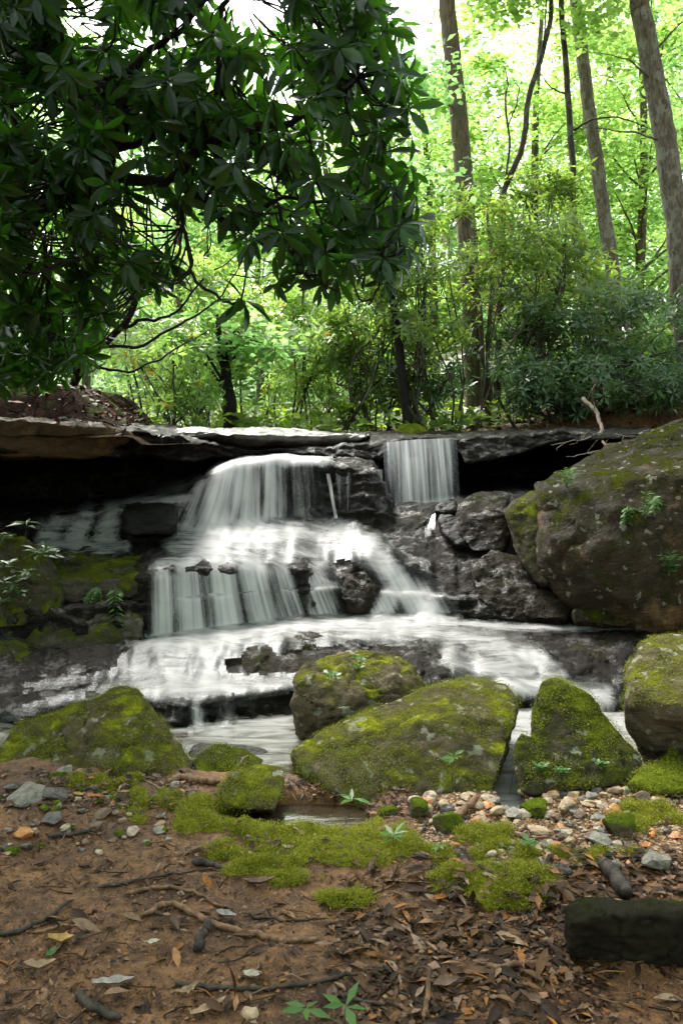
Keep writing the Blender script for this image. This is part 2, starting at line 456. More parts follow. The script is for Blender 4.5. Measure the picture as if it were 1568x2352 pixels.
# where water runs over the rock: (points along the flow (u, v, half width), strength)
FLOWS = [
 ([(575, 1038, 14), (650, 1040, 14), (745, 1040, 14)], .55),
 ([(520, 1074, 16), (570, 1060, 22), (650, 1056, 22), (745, 1058, 16)], .7),
 ([(520, 1085, 30), (497, 1150, 40), (488, 1232, 62)], .86),
 ([(462, 1112, 16), (442, 1165, 22), (428, 1234, 30)], .52),
 ([(425, 1140, 10), (405, 1185, 14), (395, 1236, 22)], .4),
 ([(560, 1075, 40), (565, 1150, 48), (570, 1215, 60)], .74),
 ([(620, 1070, 32), (625, 1140, 34), (628, 1205, 40)], .60),
 ([(690, 1070, 40), (695, 1130, 40), (695, 1195, 40)], .33),
 ([(400, 1100, 50), (385, 1135, 50)], .3),
 ([(290, 1152, 14), (360, 1148, 12), (440, 1145, 14)], .6),
 ([(440, 1155, 22), (435, 1190, 24), (420, 1232, 26)], .5),
 ([(262, 1172, 26), (250, 1210, 30), (240, 1252, 36)], .62),
 ([(205, 1180, 22), (180, 1215, 30), (170, 1250, 36)], .58),
 ([(130, 1200, 25), (110, 1235, 30), (100, 1256, 30)], .55),
 ([(470, 1240, 40), (600, 1225, 36), (780, 1222, 36)], .60),
 ([(400, 1258, 24), (560, 1262, 26), (700, 1262, 30), (800, 1245, 28)], .5),
 ([(370, 1290, 16), (560, 1285, 18), (680, 1288, 18)], .5),
 ([(372, 1305, 24), (375, 1380, 26), (378, 1472, 30)], .74),
 ([(430, 1302, 36), (435, 1380, 40), (440, 1465, 44)], .78),
 ([(505, 1300, 40), (515, 1380, 42), (525, 1450, 48)], .74),
 ([(580, 1300, 40), (590, 1370, 44), (605, 1445, 50)], .72),
 ([(640, 1300, 32), (655, 1370, 34), (670, 1440, 40)], .58),
 ([(720, 1308, 34), (740, 1360, 38), (750, 1425, 44)], .54),
 ([(800, 1235, 30), (850, 1258, 34), (885, 1300, 32), (915, 1340, 38)], .7),
 ([(915, 1340, 38), (955, 1375, 44), (985, 1420, 56)], .74),
 ([(915, 1345, 26), (890, 1385, 30), (870, 1420, 36)], .64),
 ([(275, 1172, 20), (190, 1190, 18), (95, 1205, 16)], .42),
 ([(90, 1250, 12), (190, 1252, 14), (290, 1254, 14)], .62),
 ([(10, 1648, 8), (150, 1606, 9), (290, 1572, 14)], .34),
 ([(60, 1580, 7), (200, 1560, 7), (300, 1545, 12)], .28),
 ([(985, 1212, 5), (984, 1226, 7)], .8),
 ([(350, 1478, 26), (480, 1458, 24), (640, 1438, 22), (800, 1430, 24), (1040, 1428, 20)], .66),
 ([(700, 1448, 24), (850, 1448, 26), (1000, 1452, 26)], .56),
 ([(330, 1490, 30), (420, 1482, 30), (500, 1475, 18)], .58),
 ([(330, 1495, 34), (320, 1530, 36), (330, 1565, 40)], .58),
 ([(400, 1490, 40), (400, 1530, 40), (405, 1565, 44)], .62),
 ([(470, 1484, 34), (470, 1525, 34), (475, 1565, 40)], .6),
 ([(360, 1578, 34), (450, 1582, 30), (560, 1578, 22), (680, 1566, 14)], .54),
 ([(450, 1612, 14), (455, 1650, 14), (460, 1690, 18)], .62),
 ([(520, 1604, 18), (520, 1650, 18), (520, 1690, 20)], .28),
 ([(1000, 1455, 30), (1100, 1475, 34), (1180, 1500, 34)], .48),
 ([(1030, 1510, 30), (1120, 1530, 34), (1200, 1545, 34)], .5),
 ([(1200, 1500, 24), (1245, 1520, 24), (1275, 1555, 34)], .6),
 ([(1040, 1430, 8), (1180, 1440, 9), (1330, 1442, 8), (1500, 1440, 6)], .6),
 ([(1150, 1575, 26), (1260, 1580, 30), (1380, 1610, 36)], .75),
]

def coverage(u, v):
    c = np.zeros_like(u)
    for pts, st in FLOWS:
        for (u0, v0, w0), (u1, v1, w1) in zip(pts[:-1], pts[1:]):
            d = np.array([u1 - u0, v1 - v0]); L = (d @ d) + 1e-9
            t = np.clip(((u - u0) * d[0] + (v - v0) * d[1]) / L, 0, 1)
            r = np.hypot(u - u0 - t * d[0], v - v0 - t * d[1])
            w = w0 + (w1 - w0) * t
            k = st * (1 - smooth(.25, 1.45, r / w))
            c = np.maximum(c, k)
    return c

def loft():
    R = []
    for kx, row in enumerate(ROWS):
        a = np.array(row, float)
        v = np.interp(US, a[:, 0], a[:, 1]); Y = np.interp(US, a[:, 0], a[:, 2])
        if 0 < kx < len(ROWS) - 1:
            w = fbm(np.stack([US / 55., US * 0 + kx * 7.7, US * 0], -1), 4)
            w2 = fbm(np.stack([US / 70., US * 0 + kx * 3.3 + 50, US * 0], -1), 4)
            v = v + w * (4.0 if kx in (14, 15, 16) else 5.0); Y = Y + w2 * .05
        R.append(np.stack([US, v, Y], -1))
    G, W = [], []
    for k in range(len(R) - 1):
        n = SUBS[k]
        for t in np.arange(n) / n:
            a, b = R[k], R[k + 1]
            pw = P(a[:, 0], a[:, 1], a[:, 2]) * (1 - t) + P(b[:, 0], b[:, 1], b[:, 2]) * t
            W.append(pw)
    W.append(P(R[-1][:, 0], R[-1][:, 1], R[-1][:, 2]))
    return np.array(W)          # rows, columns, xyz

def blur_rows(W, n):
    W = W.copy()
    for _ in range(n):
        W[1:-1] = .25 * W[:-2] + .5 * W[1:-1] + .25 * W[2:]
    return W

def normals(W):
    du = np.gradient(W, axis=1); dt = np.gradient(W, axis=0)
    n = np.cross(du, dt)
    return n / (np.linalg.norm(n, axis=-1, keepdims=True) + 1e-9)

def img(W):
    return CU + W[..., 0] / W[..., 1] * FOC, CV - (W[..., 2] - CAM_H) / W[..., 1] * FOC

LOFT = loft()

def build_bedrock():
    W = blur_rows(LOFT, 2)
    u, v = img(W)
    cov = coverage(u, v)
    n = normals(W)
    amp = 1 - .8 * np.clip(cov * 1.2, 0, 1)
    strat = noise3(W * np.array([2.2, 2.2, 15])) + .5 * noise3(W * np.array([5, 5, 34]) + 9)
    ph = (W[..., 2] + .10 * W[..., 0]) * 9.5 + .9 * fbm(W * np.array([1.3, 1.3, 1.3]) + 2, 3)
    saw = ph - np.floor(ph)
    saw = np.where(saw < .78, saw / .78, (1 - saw) / .22)
    step = np.floor(ph); hsh = np.sin(step * 12.99) * .5
    d = .026 * fbm(W * 2.6, 4) + (.030 * (saw - .5) + .022 * hsh + .012 * strat) * (1 - np.abs(n[..., 2])) ** .6 + .020 * np.abs(n[..., 2]) * (np.abs(noise3(W * np.array([3.0, 9, 3]) + 40)) + .6 * noise3(W * np.array([7, 22, 7]))) + .022 * np.abs(fbm(W * 7 + 3, 4)) + .006 * fbm(W * 30, 3)
    W = W + n * (d * amp)[..., None]
    o = link("bedrock", mk_mesh("bedrock", W.reshape(-1, 3), grid_faces(W.shape[0], W.shape[1]), M['bedrock']))
    tag(o, "dark wet layered bedrock stepping down under the falls", kind="structure")

build_bedrock()

def water_mat(name, film=.0):
    k = NT(name)
    cov = k.n("Attribute", attribute_name="cov").outputs["Fac"]
    fl = k.n("Attribute", attribute_name="flat").outputs["Fac"]
    uv = k.n("UVMap").outputs[0]
    pos = k.n("NewGeometry").outputs["Position"]
    s1 = k.noise(k.scale(uv, (34, .9, 1)), 1.0, 4, .55)
    s2 = k.noise(k.scale(uv, (110, 2.0, 1)), 1.0, 3, .5)
    s0 = k.noise(k.scale(uv, (9, .7, 1)), 1.0, 3, .5)
    st = k.math('ADD', k.math('ADD', k.math('MULTIPLY', s1, .56), k.math('MULTIPLY', s0, .30)), k.math('MULTIPLY', s2, .14))
    f1 = k.noise(k.scale(pos, (3.0, 9, 5)), 1.0, 4, .55, 1.6)
    streak = k.n("Mix", {0: fl, 2: st, 3: f1}, data_type='FLOAT').outputs[0]
    x = k.math('ADD', cov, k.math('MULTIPLY', k.math('SUBTRACT', streak, .5), k.math('SUBTRACT', 2.1, k.math('MULTIPLY', fl, .9))))
    al = k.sstep(x, .08, 1.05)
    al = k.math('MULTIPLY', k.math('MULTIPLY', al, k.math('SUBTRACT', 1.0, k.math('MULTIPLY', fl, .36))), k.sstep(cov, .02, .25))
    h = k.math('ADD', streak, k.math('MULTIPLY', s2, .2))
    nrm = k.bump(h, .22, .02)
    white = k.n("BsdfPrincipled", {"Base Color": (.64, .63, .635), "Roughness": .55, "Specular IOR Level": .3, "Normal": nrm})
    tl = k.n("BsdfTranslucent", {"Color": (.55, .545, .55)})
    wt = k.n("MixShader", {0: .25, 1: white.outputs[0], 2: tl.outputs[0]})
    tr = k.n("BsdfTransparent", {"Color": (.93, .92, .88)})
    gl = k.n("BsdfGlossy", {"Color": (.5, .52, .53), "Roughness": .34, "Normal": nrm})
    fr = k.n("Fresnel", {"IOR": 1.33, "Normal": nrm}).outputs[0]
    filmsh = k.n("MixShader", {0: fr, 1: tr.outputs[0], 2: gl.outputs[0]})
    mx = k.n("MixShader", {0: al, 1: filmsh.outputs[0], 2: wt.outputs[0]})
    return k.surf(mx.outputs[0])

M['water'] = water_mat("silky_water")

def add_attr(me, name, vals):
    a = me.attributes.new(name, 'FLOAT', 'POINT')
    a.data.foreach_set("value", np.ascontiguousarray(vals, dtype=np.float32).ravel())

def set_uv(me, uvv):
    uvl = me.uv_layers.new(name="UVMap")
    idx = np.empty(len(me.loops), np.int32)
    me.loops.foreach_get("vertex_index", idx)
    uvl.data.foreach_set("uv", np.ascontiguousarray(uvv[idx], dtype=np.float32).ravel())

def build_stream():
    r1 = sum(SUBS[:12])
    W0 = blur_rows(LOFT, 12)
    for _ in range(10):
        W0[:, 1:-1] = .25 * W0[:, :-2] + .5 * W0[:, 1:-1] + .25 * W0[:, 2:]
    n = normals(W0)
    W = W0 + n * .018 + np.array([0, -.008, .006])
    W = W + n * (.008 * fbm(W * np.array([9, 3, 2.]), 3))[..., None]
    u, v = img(W)
    cov = coverage(u, v)
    cov = np.clip(cov + .10 * fbm(W * 5, 3) * (cov > .02), 0, 1)
    flat = smooth(.55, .9, np.abs(n[..., 2]))
    seg = np.linalg.norm(np.diff(W, axis=0), axis=-1)
    arc = np.concatenate([np.zeros((1, W.shape[1])), np.cumsum(seg, 0)])
    sl = np.zeros_like(u)
    A = (v > 1290) & (v < 1480)
    sl = np.where(A, np.interp(u, [350, 480, 690, 780], [.02, .10, .34, .40]) * (v - 1300), sl)
    B = (v > 1040) & (v < 1240)
    sl = np.where(B, np.interp(u, [400, 480, 580, 720], [-.42, -.28, -.02, .08]) * (v - 1060), sl)
    C = (u > 800) & (v > 1220) & (v < 1430)
    sl = np.where(C, .55 * (v - 1230), sl)
    s = (u - sl - CU) / FOC * 5.2
    uvv = np.stack([s, arc], -1)
    keep = np.zeros(W.shape[:2], bool)
    keep[:r1] = cov[:r1] > .03
    f = grid_faces(*W.shape[:2])
    kf = keep.reshape(-1)[f].any(1)
    f = f[kf]
    used = np.unique(f)
    remap = -np.ones(W.shape[0] * W.shape[1], int); remap[used] = np.arange(len(used))
    me = mk_mesh("stream_water", W.reshape(-1, 3)[used], remap[f], M['water'])
    add_attr(me, "cov", cov.reshape(-1)[used]); add_attr(me, "flat", flat.reshape(-1)[used])
    set_uv(me, uvv.reshape(-1, 2)[used])
    tag(link("stream_water", me), "silky white water running down over the stepped rock", kind="structure")

build_stream()

def curtain(name, top, bot, strength, label, n=60, m=26, bulge=.06, edge=.15):
    """a free-falling veil between two lines of (u, v, Y)"""
    tt = np.linspace(0, 1, n)
    def line(l):
        a = np.array(l, float); q = np.linspace(0, 1, len(a))
        return P(np.interp(tt, q, a[:, 0]), np.interp(tt, q, a[:, 1]), np.interp(tt, q, a[:, 2]))
    A, B = line(top), line(bot)
    s = np.linspace(0, 1, m)[:, None, None]
    W = A[None] * (1 - s) + B[None] * s
    W[..., 1] -= bulge * np.sin(np.pi * np.minimum(s[..., 0] * .6, 1))
    W[..., 1] += .02 * fbm(np.stack([W[..., 0] * 14, W[..., 2] * .6, W[..., 0] * 0 + 3], -1), 3)
    cov = strength * np.minimum(smooth(0, edge, tt), smooth(0, edge, 1 - tt))[None] * (1 - .25 * s[..., 0])
    cov = cov + .14 * fbm(np.stack([W[..., 0] * 10, W[..., 0] * 0, W[..., 0] * 0 + 8], -1), 3)
    cov = np.clip(cov + .4 * smooth(.88, 1, s[..., 0]) * (strength > .4), 0, 1)
    me = mk_mesh(name, W.reshape(-1, 3), grid_faces(m, n), M['water'])
    add_attr(me, "cov", cov); add_attr(me, "flat", cov * 0)
    arc = (s[..., 0] * np.linalg.norm(B - A, axis=1)[None])
    set_uv(me, np.stack([W[..., 0], arc], -1).reshape(-1, 2))
    tag(link(name, me), label, kind="structure")

curtain("waterfall", [(878, 1016, 6.74), (960, 1009, 6.74), (1048, 1006, 6.74)], [(888, 1172, 6.35), (965, 1164, 6.4), (1052, 1150, 6.45)], .62,
        "tall thin veil of water over the overhanging ledge")
curtain("waterfall", [(925, 1050, 6.66), (965, 1050, 6.66)], [(920, 1168, 6.45), (985, 1164, 6.45)], .6, "brighter inner veil of water under the ledge", n=24)
curtain("waterfall", [(862, 1078, 6.35), (878, 1078, 6.35)], [(866, 1172, 6.2), (876, 1172, 6.2)], .45, "thin thread of falling water", n=10)
curtain("waterfall", [(748, 1088, 6.1), (758, 1088, 6.1)], [(768, 1188, 5.95), (776, 1188, 5.95)], .62, "single slanting spout of white water", n=10)
curtain("waterfall", [(770, 1085, 6.12), (805, 1085, 6.12)], [(780, 1185, 5.98), (806, 1185, 5.98)], .26, "faint threads of water before the dark rock", n=20)
curtain("waterfall", [(992, 1183, 5.85), (999, 1180, 5.85)], [(978, 1216, 5.72), (998, 1216, 5.72)], .36, "small white spout between the boulders", n=10, bulge=.02)

def build_pool():
    k = NT("pool_water")
    pos = k.n("NewGeometry").outputs["Position"]
    f = k.noise(k.scale(pos, (4, 14, 1)), 1.0, 5, .6, .8)
    g = k.noise(pos, 6, 3, .5)
    nrm = k.bump(k.math('ADD', f, g), .16, .02)
    wa = k.n("BsdfPrincipled", {"Base Color": (.035, .024, .014), "Roughness": .10, "Specular IOR Level": .6, "Normal": nrm})
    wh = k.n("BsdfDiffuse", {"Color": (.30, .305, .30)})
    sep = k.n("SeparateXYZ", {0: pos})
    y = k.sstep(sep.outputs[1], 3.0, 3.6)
    y = k.math('MAXIMUM', y, k.math('MULTIPLY', k.sstep(sep.outputs[0], .42, .55), 1.3))  # channel part: reflected sky painted in as pale diffuse colour
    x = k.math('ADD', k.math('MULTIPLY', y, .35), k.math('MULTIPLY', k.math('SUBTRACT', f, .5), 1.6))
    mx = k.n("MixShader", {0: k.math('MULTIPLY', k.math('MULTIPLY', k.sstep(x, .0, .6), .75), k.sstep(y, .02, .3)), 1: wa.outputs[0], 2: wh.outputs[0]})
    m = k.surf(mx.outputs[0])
    xs = np.linspace(-2.3, 2.3, 90); ys = np.linspace(2.55, 4.05, 50)
    X, Y = np.meshgrid(xs, ys)
    Z = -.055 + .004 * fbm(np.stack([X * 4, Y * 9, X * 0], -1), 2)
    v = np.stack([X, Y, Z], -1).reshape(-1, 3)
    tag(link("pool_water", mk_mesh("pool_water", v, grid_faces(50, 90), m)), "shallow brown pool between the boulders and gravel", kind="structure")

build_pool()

# ------------------------------------------------------------------ boulders
def rock(name, pts, depth, mat, label, cat="boulder", vox=.016, disp=.03, group=None, back_drop=14, strat=.6, seed=0, sharp=1):
    """angular stone: hull of seen corners (u, v, Y) and their back corners, remeshed and weathered"""
    a = np.array(pts, float)
    F = P(a[:, 0], a[:, 1], a[:, 2])
    B = P(a[:, 0] * .86 + a[:, 0].mean() * .14, a[:, 1] + back_drop, a[:, 2] + depth)
    pts3 = np.concatenate([F, B])
    base = mean_base(pts3)
    bm = bmesh.new()
    for p in pts3 - base:
        bm.verts.new(p)
    r = bmesh.ops.convex_hull(bm, input=list(bm.verts))
    bmesh.ops.delete(bm, geom=list({g for g in r['geom_interior'] + r['geom_unused'] if isinstance(g, bmesh.types.BMVert)}), context='VERTS')
    bmesh.ops.recalc_face_normals(bm, faces=list(bm.faces))
    me = bpy.data.meshes.new(name)
    bm.to_mesh(me); bm.free()
    tmp = bpy.data.objects.new("tmp", me)
    COL.objects.link(tmp)
    md = tmp.modifiers.new("r", 'REMESH'); md.mode = 'VOXEL'; md.voxel_size = vox
    ms = tmp.modifiers.new("s", 'SMOOTH'); ms.iterations = sharp; ms.factor = .5
    dg = bpy.context.evaluated_depsgraph_get()
    me2 = bpy.data.meshes.new_from_object(tmp.evaluated_get(dg))
    bpy.data.objects.remove(tmp); bpy.data.meshes.remove(me)
    n = len(me2.vertices)
    co = np.empty(n * 3, np.float32); me2.vertices.foreach_get("co", co); co = co.reshape(-1, 3).astype(float)
    no = np.empty(n * 3, np.float32); me2.vertices.foreach_get("normal", no); no = no.reshape(-1, 3)
    q = co + base + seed * 5.1
    size = np.ptp(pts3, axis=0).max()
    f = 1.6 / size
    tilt = q @ np.array([[1, 0, .25], [0, 1, .15], [-.2, 0, 1]])
    st = noise3(tilt * np.array([2, 2, 14]) / max(size, .3) * .9) + .4 * noise3(tilt * np.array([4, 4, 40]) / max(size, .3))
    cell = np.round(fbm(q * f * 1.6 + 31, 2) * 2.2) / 2.2
    rg = np.random.default_rng(seed + 400)
    cen = co.mean(0)
    lo = .90 if mat.name.startswith(('wet_b', 'dark_wet')) else .93 if size > 1.5 else .955
    for _ in range(60):
        pn = rg.normal(size=3); pn /= np.linalg.norm(pn)
        pr = (co - cen) @ pn
        hh = pr.max() * rg.uniform(lo, .995)
        co = co - np.maximum(pr - hh, 0)[:, None] * pn * .9
    q = co + base + seed * 5.1
    cr = np.abs(fbm(q * f * np.array([1.1, 1.1, 2.2]) + 71, 3))
    crack = -disp * .4 * (1 - smooth(0, .035, cr))
    d = crack + disp * (.42 * fbm(q * f * 1.5, 4) + .35 * cell + strat * .45 * st) + disp * .22 * fbm(q * f * 12, 3)
    co = co + no * d[:, None]
    me2.vertices.foreach_set("co", co.astype(np.float32).ravel())
    me2.polygons.foreach_set("use_smooth", np.ones(len(me2.polygons), bool))
    me2.update()
    me2.materials.clear(); me2.materials.append(mat); me2.name = name
    o = link(name, me2, loc=base)
    tag(o, label, cat, group)
    return o

rock("boulder", [(-10, 1724, 3.2), (50, 1661, 3.25), (165, 1632, 3.3), (285, 1576, 3.4), (310, 1584, 3.38), (325, 1644, 3.2), (370, 1659, 3.28), (435, 1739, 3.2),
                 (442, 1775, 3.12), (400, 1830, 2.98), (300, 1830, 2.96), (120, 1805, 3.0), (40, 1790, 3.05), (-15, 1775, 3.1), (190, 1720, 3.1)], .28, M['moss'],
     "pyramid-shaped boulder with bright yellow-green moss on its sloping flank", vox=.012, disp=.035, seed=1)
rock("boulder", [(645, 1740, 3.1), (660, 1715, 3.15), (784, 1664, 3.25), (894, 1614, 3.32), (1024, 1569, 3.4), (1084, 1558, 3.42), (1154, 1574, 3.4), (1192, 1594, 3.36),
                 (1190, 1645, 3.15), (1164, 1725, 3.02), (1135, 1845, 2.88), (860, 1860, 2.86), (775, 1838, 2.9), (670, 1790, 3.0), (960, 1650, 3.12)], .3, M['moss'],
     "largest mossy boulder by the gravel, lichen-spotted, broad sloping face", vox=.012, disp=.03, seed=2)
rock("boulder", [(675, 1540, 3.6), (700, 1520, 3.7), (750, 1509, 3.75), (790, 1495, 3.8), (840, 1499, 3.8), (919, 1509, 3.8), (954, 1544, 3.75), (986, 1584, 3.7), (900, 1640, 3.5), (790, 1690, 3.45),
                 (665, 1650, 3.55), (690, 1700, 3.55), (680, 1590, 3.48), (760, 1625, 3.40), (880, 1590, 3.5)], .3, M['moss'],
     "yellowish mossy boulder with small ferns, behind the largest boulder", vox=.012, disp=.05, seed=3)
rock("boulder", [(1243, 1562, 3.25), (1264, 1552, 3.28), (1289, 1556, 3.28), (1334, 1584, 3.24), (1374, 1619, 3.2), (1429, 1689, 3.12), (1477, 1749, 3.02), (1450, 1800, 2.95), (1284, 1815, 2.9),
                 (1215, 1820, 2.9), (1218, 1700, 3.06), (1222, 1644, 3.14), (1226, 1602, 3.2)], .22, M['mossdark'],
     "upright wedge-shaped mossy boulder with a pointed top", vox=.011, disp=.022, seed=4)
rock("boulder", [(1186, 1690, 3.05), (1196, 1680, 3.06), (1228, 1694, 3.04), (1245, 1730, 3.0), (1250, 1830, 2.88), (1196, 1826, 2.88), (1177, 1745, 2.98)], .14, M['mossdark'],
     "narrow dark block leaning against the foot of the wedge boulder", vox=.01, disp=.012, seed=5)
rock("boulder", [(1499, 1459, 3.45), (1540, 1452, 3.5), (1700, 1470, 3.5), (1474, 1489, 3.4), (1439, 1544, 3.25), (1428, 1592, 3.1), (1500, 1612, 3.0), (1580, 1635, 2.95), (1720, 1640, 2.95), (1431, 1650, 3.2),
                 (1469, 1703, 3.3), (1490, 1765, 3.25), (1720, 1775, 3.25)], .35, M['moss'], "tall rounded mossy boulder with a black undercut base", vox=.013, disp=.03, seed=6)
rock("boulder", [(1436, 1806, 2.86), (1469, 1762, 2.95), (1519, 1750, 3.0), (1620, 1765, 2.98), (1640, 1815, 2.84), (1540, 1822, 2.82), (1460, 1822, 2.84)], .16, M['mossbright'],
     "low flat-topped mossy boulder beside the gravel", vox=.01, disp=.02, seed=7)
rock("boulder", [(1520, 1745, 3.05), (1539, 1715, 3.08), (1566, 1734, 3.06), (1590, 1770, 3.02), (1525, 1772, 3.02)], .12, M['mossdark'], "small pointed mossy stone at the foot of the undercut boulder", vox=.009, disp=.012, seed=8)
rock("boulder", [(505, 1802, 2.86), (545, 1769, 2.92), (600, 1756, 2.95), (645, 1757, 2.95), (657, 1776, 2.9), (648, 1822, 2.82), (628, 1858, 2.76), (512, 1856, 2.76), (500, 1830, 2.8)], .16, M['moss'],
     "small squarish mossy boulder at the edge of the brown puddle", vox=.008, disp=.016, seed=9)
rock("boulder", [(442, 1746, 3.2), (470, 1722, 3.25), (495, 1707, 3.28), (560, 1719, 3.25), (607, 1746, 3.2), (590, 1775, 3.1), (450, 1775, 3.1)], .14, M['mossdark'],
     "low dark boulder capped with moss between two big boulders", vox=.009, disp=.014, seed=10)
rock("boulder", [(428, 1716, 3.4), (460, 1703, 3.45), (540, 1710, 3.45), (615, 1716, 3.42), (645, 1746, 3.36), (560, 1760, 3.32), (430, 1752, 3.32)], .12, M['darkrock'],
     "long dark stone at the pool edge behind the moss-capped one", vox=.01, disp=.014, seed=11)
rock("stone_block", [(1286, 2084, 1.96), (1300, 2066, 2.0), (1420, 2064, 2.0), (1700, 2072, 2.0), (1700, 2090, 1.95), (1296, 2110, 1.93), (1306, 2215, 1.97), (1700, 2230, 1.95)], .14, M['block'],
     "black squared stone block close to the camera", "stone", vox=.007, disp=.022, seed=12, sharp=6, strat=.2)
rock("boulder", [(1226, 1103, 5.3), (1299, 1063, 5.5), (1364, 1050, 5.7), (1474, 1003, 5.8), (1509, 983, 5.9), (1534, 968, 6.0), (1600, 950, 6.1), (1800, 935, 6.1), (1232, 1122, 5.15), (1400, 1110, 4.95),
                  (1568, 1080, 4.9), (1800, 1060, 4.8), (1290, 1300, 4.78), (1360, 1400, 4.72), (1500, 1452, 4.66), (1800, 1470, 4.6), (1400, 1250, 4.72), (1240, 1345, 4.95), (1330, 1395, 4.86)], .8, M['brownrock'],
     "huge brown cliff-like boulder with lichen spots beside the falls", vox=.026, disp=.07, seed=13, back_drop=60)
rock("boulder", [(1157, 1180, 5.3), (1166, 1156, 5.35), (1232, 1118, 5.3), (1262, 1135, 5.15), (1290, 1250, 4.98), (1262, 1352, 4.92), (1229, 1340, 5.02), (1190, 1285, 5.15), (1180, 1238, 5.22)], .3, M['mossdark'],
     "dark green mossy face at the edge of the huge brown boulder", vox=.018, disp=.03, seed=14)
rock("boulder", [(1044, 1175, 5.7), (1054, 1144, 5.8), (1124, 1123, 5.95), (1174, 1128, 5.95), (1160, 1160, 5.6), (1172, 1225, 5.45), (1165, 1266, 5.4), (1084, 1268, 5.45), (1042, 1205, 5.6)], .3, M['wetrock'],
     "grey boulder with a pale flat top beside the thin spout", vox=.018, disp=.03, seed=15)
rock("boulder", [(996, 1160, 5.9), (1019, 1150, 5.95), (1050, 1150, 5.95), (1050, 1178, 5.8), (1000, 1180, 5.82)], .2, M['darkrock'], "small dark rounded stone perched above the thin spout", vox=.014, disp=.02, seed=16)
rock("boulder", [(1002, 1180, 5.8), (1050, 1180, 5.75), (1090, 1255, 5.5), (1052, 1262, 5.5), (1008, 1215, 5.65)], .25, M['darkrock'], "black wet boulder just below the perched stone", vox=.016, disp=.02, seed=17)
rock("rock_slab", [(814, 1206, 5.95), (834, 1189, 6.05), (934, 1174, 6.15), (994, 1160, 6.2), (1000, 1182, 6.0), (975, 1210, 5.85), (949, 1218, 5.82), (822, 1240, 5.8)], .4, M['wetrock'],
     "long dark slab under the tall veil of water", "rock", vox=.018, disp=.035, seed=18)
rock("boulder", [(823, 1299, 5.2), (848, 1316, 5.15), (875, 1357, 5.08), (870, 1376, 5.05), (850, 1418, 4.98), (800, 1408, 4.98), (782, 1355, 5.05), (790, 1338, 5.1), (808, 1310, 5.16)], .2, M['wetrock'],
     "dark angular rock splitting the white water", vox=.014, disp=.03, seed=19)
rock("boulder", [(516, 1535, 4.22), (546, 1487, 4.42), (590, 1468, 4.55), (650, 1454, 4.6), (720, 1455, 4.6), (790, 1472, 4.55), (800, 1505, 4.4), (700, 1572, 4.08), (600, 1578, 4.06), (528, 1568, 4.1), (580, 1510, 4.25), (680, 1500, 4.3)], .25, M['wetrock'],
     "wide shiny wet rock between the two foaming cascades", vox=.014, disp=.035, seed=20)
rock("boulder", [(829, 1487, 4.45), (904, 1471, 4.5), (949, 1481, 4.48), (1009, 1514, 4.35), (1040, 1534, 4.25), (1034, 1548, 4.18), (974, 1556, 4.15), (860, 1540, 4.2)], .25, M['wetrock'],
     "low brown-grey rock in the stream above the yellowish mossy boulder", vox=.014, disp=.025, seed=21)
rock("boulder", [(1262, 1500, 4.42), (1330, 1472, 4.55), (1430, 1462, 4.6), (1620, 1466, 4.6), (1640, 1540, 4.2), (1450, 1545, 4.2), (1370, 1552, 4.18), (1352, 1515, 4.3), (1290, 1516, 4.32)], .3, M['wetrock'],
     "wide dark shelf of rock behind the undercut boulder", vox=.016, disp=.035, seed=22)
rock("boulder", [(1079, 1302, 5.2), (1100, 1272, 5.3), (1134, 1262, 5.35), (1196, 1272, 5.3), (1232, 1330, 5.1), (1252, 1375, 5.0), (1242, 1432, 4.85), (1150, 1432, 4.88), (1092, 1370, 5.0)], .3, M['wetrock'],
     "cracked wet rock wedged under the huge brown boulder", vox=.016, disp=.045, seed=23)
rock("boulder", [(1306, 1402, 4.78), (1350, 1394, 4.85), (1409, 1394, 4.85), (1461, 1414, 4.8), (1434, 1436, 4.7), (1314, 1430, 4.72)], .16, M['brownrock'], "flat tan rock at the waterline below the huge brown boulder", vox=.013, disp=.02, seed=24)
rock("boulder", [(1199, 1368, 4.98), (1240, 1348, 5.05), (1305, 1370, 5.0), (1325, 1388, 4.94), (1300, 1428, 4.8), (1208, 1424, 4.82)], .16, M['wetrock'], "grey slab of rock leaning under the huge brown boulder", vox=.013, disp=.025, seed=25)
rock("stone_block", [(279, 1166, 5.5), (307, 1158, 5.6), (394, 1153, 5.65), (407, 1160, 5.6), (414, 1196, 5.5), (412, 1214, 5.46), (388, 1224, 5.42), (285, 1230, 5.4)], .25, M['darkrock'],
     "black rectangular rock block beside the little shaded falls", "rock", vox=.016, disp=.018, seed=26)
rock("boulder", [(-120, 1215, 4.95), (0, 1225, 4.9), (55, 1232, 4.9), (108, 1268, 4.85), (150, 1330, 4.75), (150, 1400, 4.6), (60, 1440, 4.5), (-120, 1460, 4.45)], .35, M['mossdark'],
     "moss and leaf covered bank rock with small green plants", vox=.016, disp=.04, seed=27)
rock("boulder", [(-80, 1468, 4.4), (0, 1468, 4.42), (62, 1478, 4.4), (110, 1512, 4.3), (106, 1552, 4.2), (-80, 1580, 4.15)], .2, M['mossdark'], "mossy lump of rock low on the shaded bank", vox=.014, disp=.03, seed=28)
rock("rock_slab", [(-150, 958, 5.3), (0, 962, 5.25), (150, 968, 5.3), (280, 985, 5.45), (322, 1005, 5.55), (318, 1036, 5.55), (200, 1050, 5.35), (-150, 1052, 5.25)], .9, M['slabrock'],
     "thick ochre overhanging slab under the rhododendron bank", "rock", vox=.022, disp=.05, seed=29, back_drop=4)

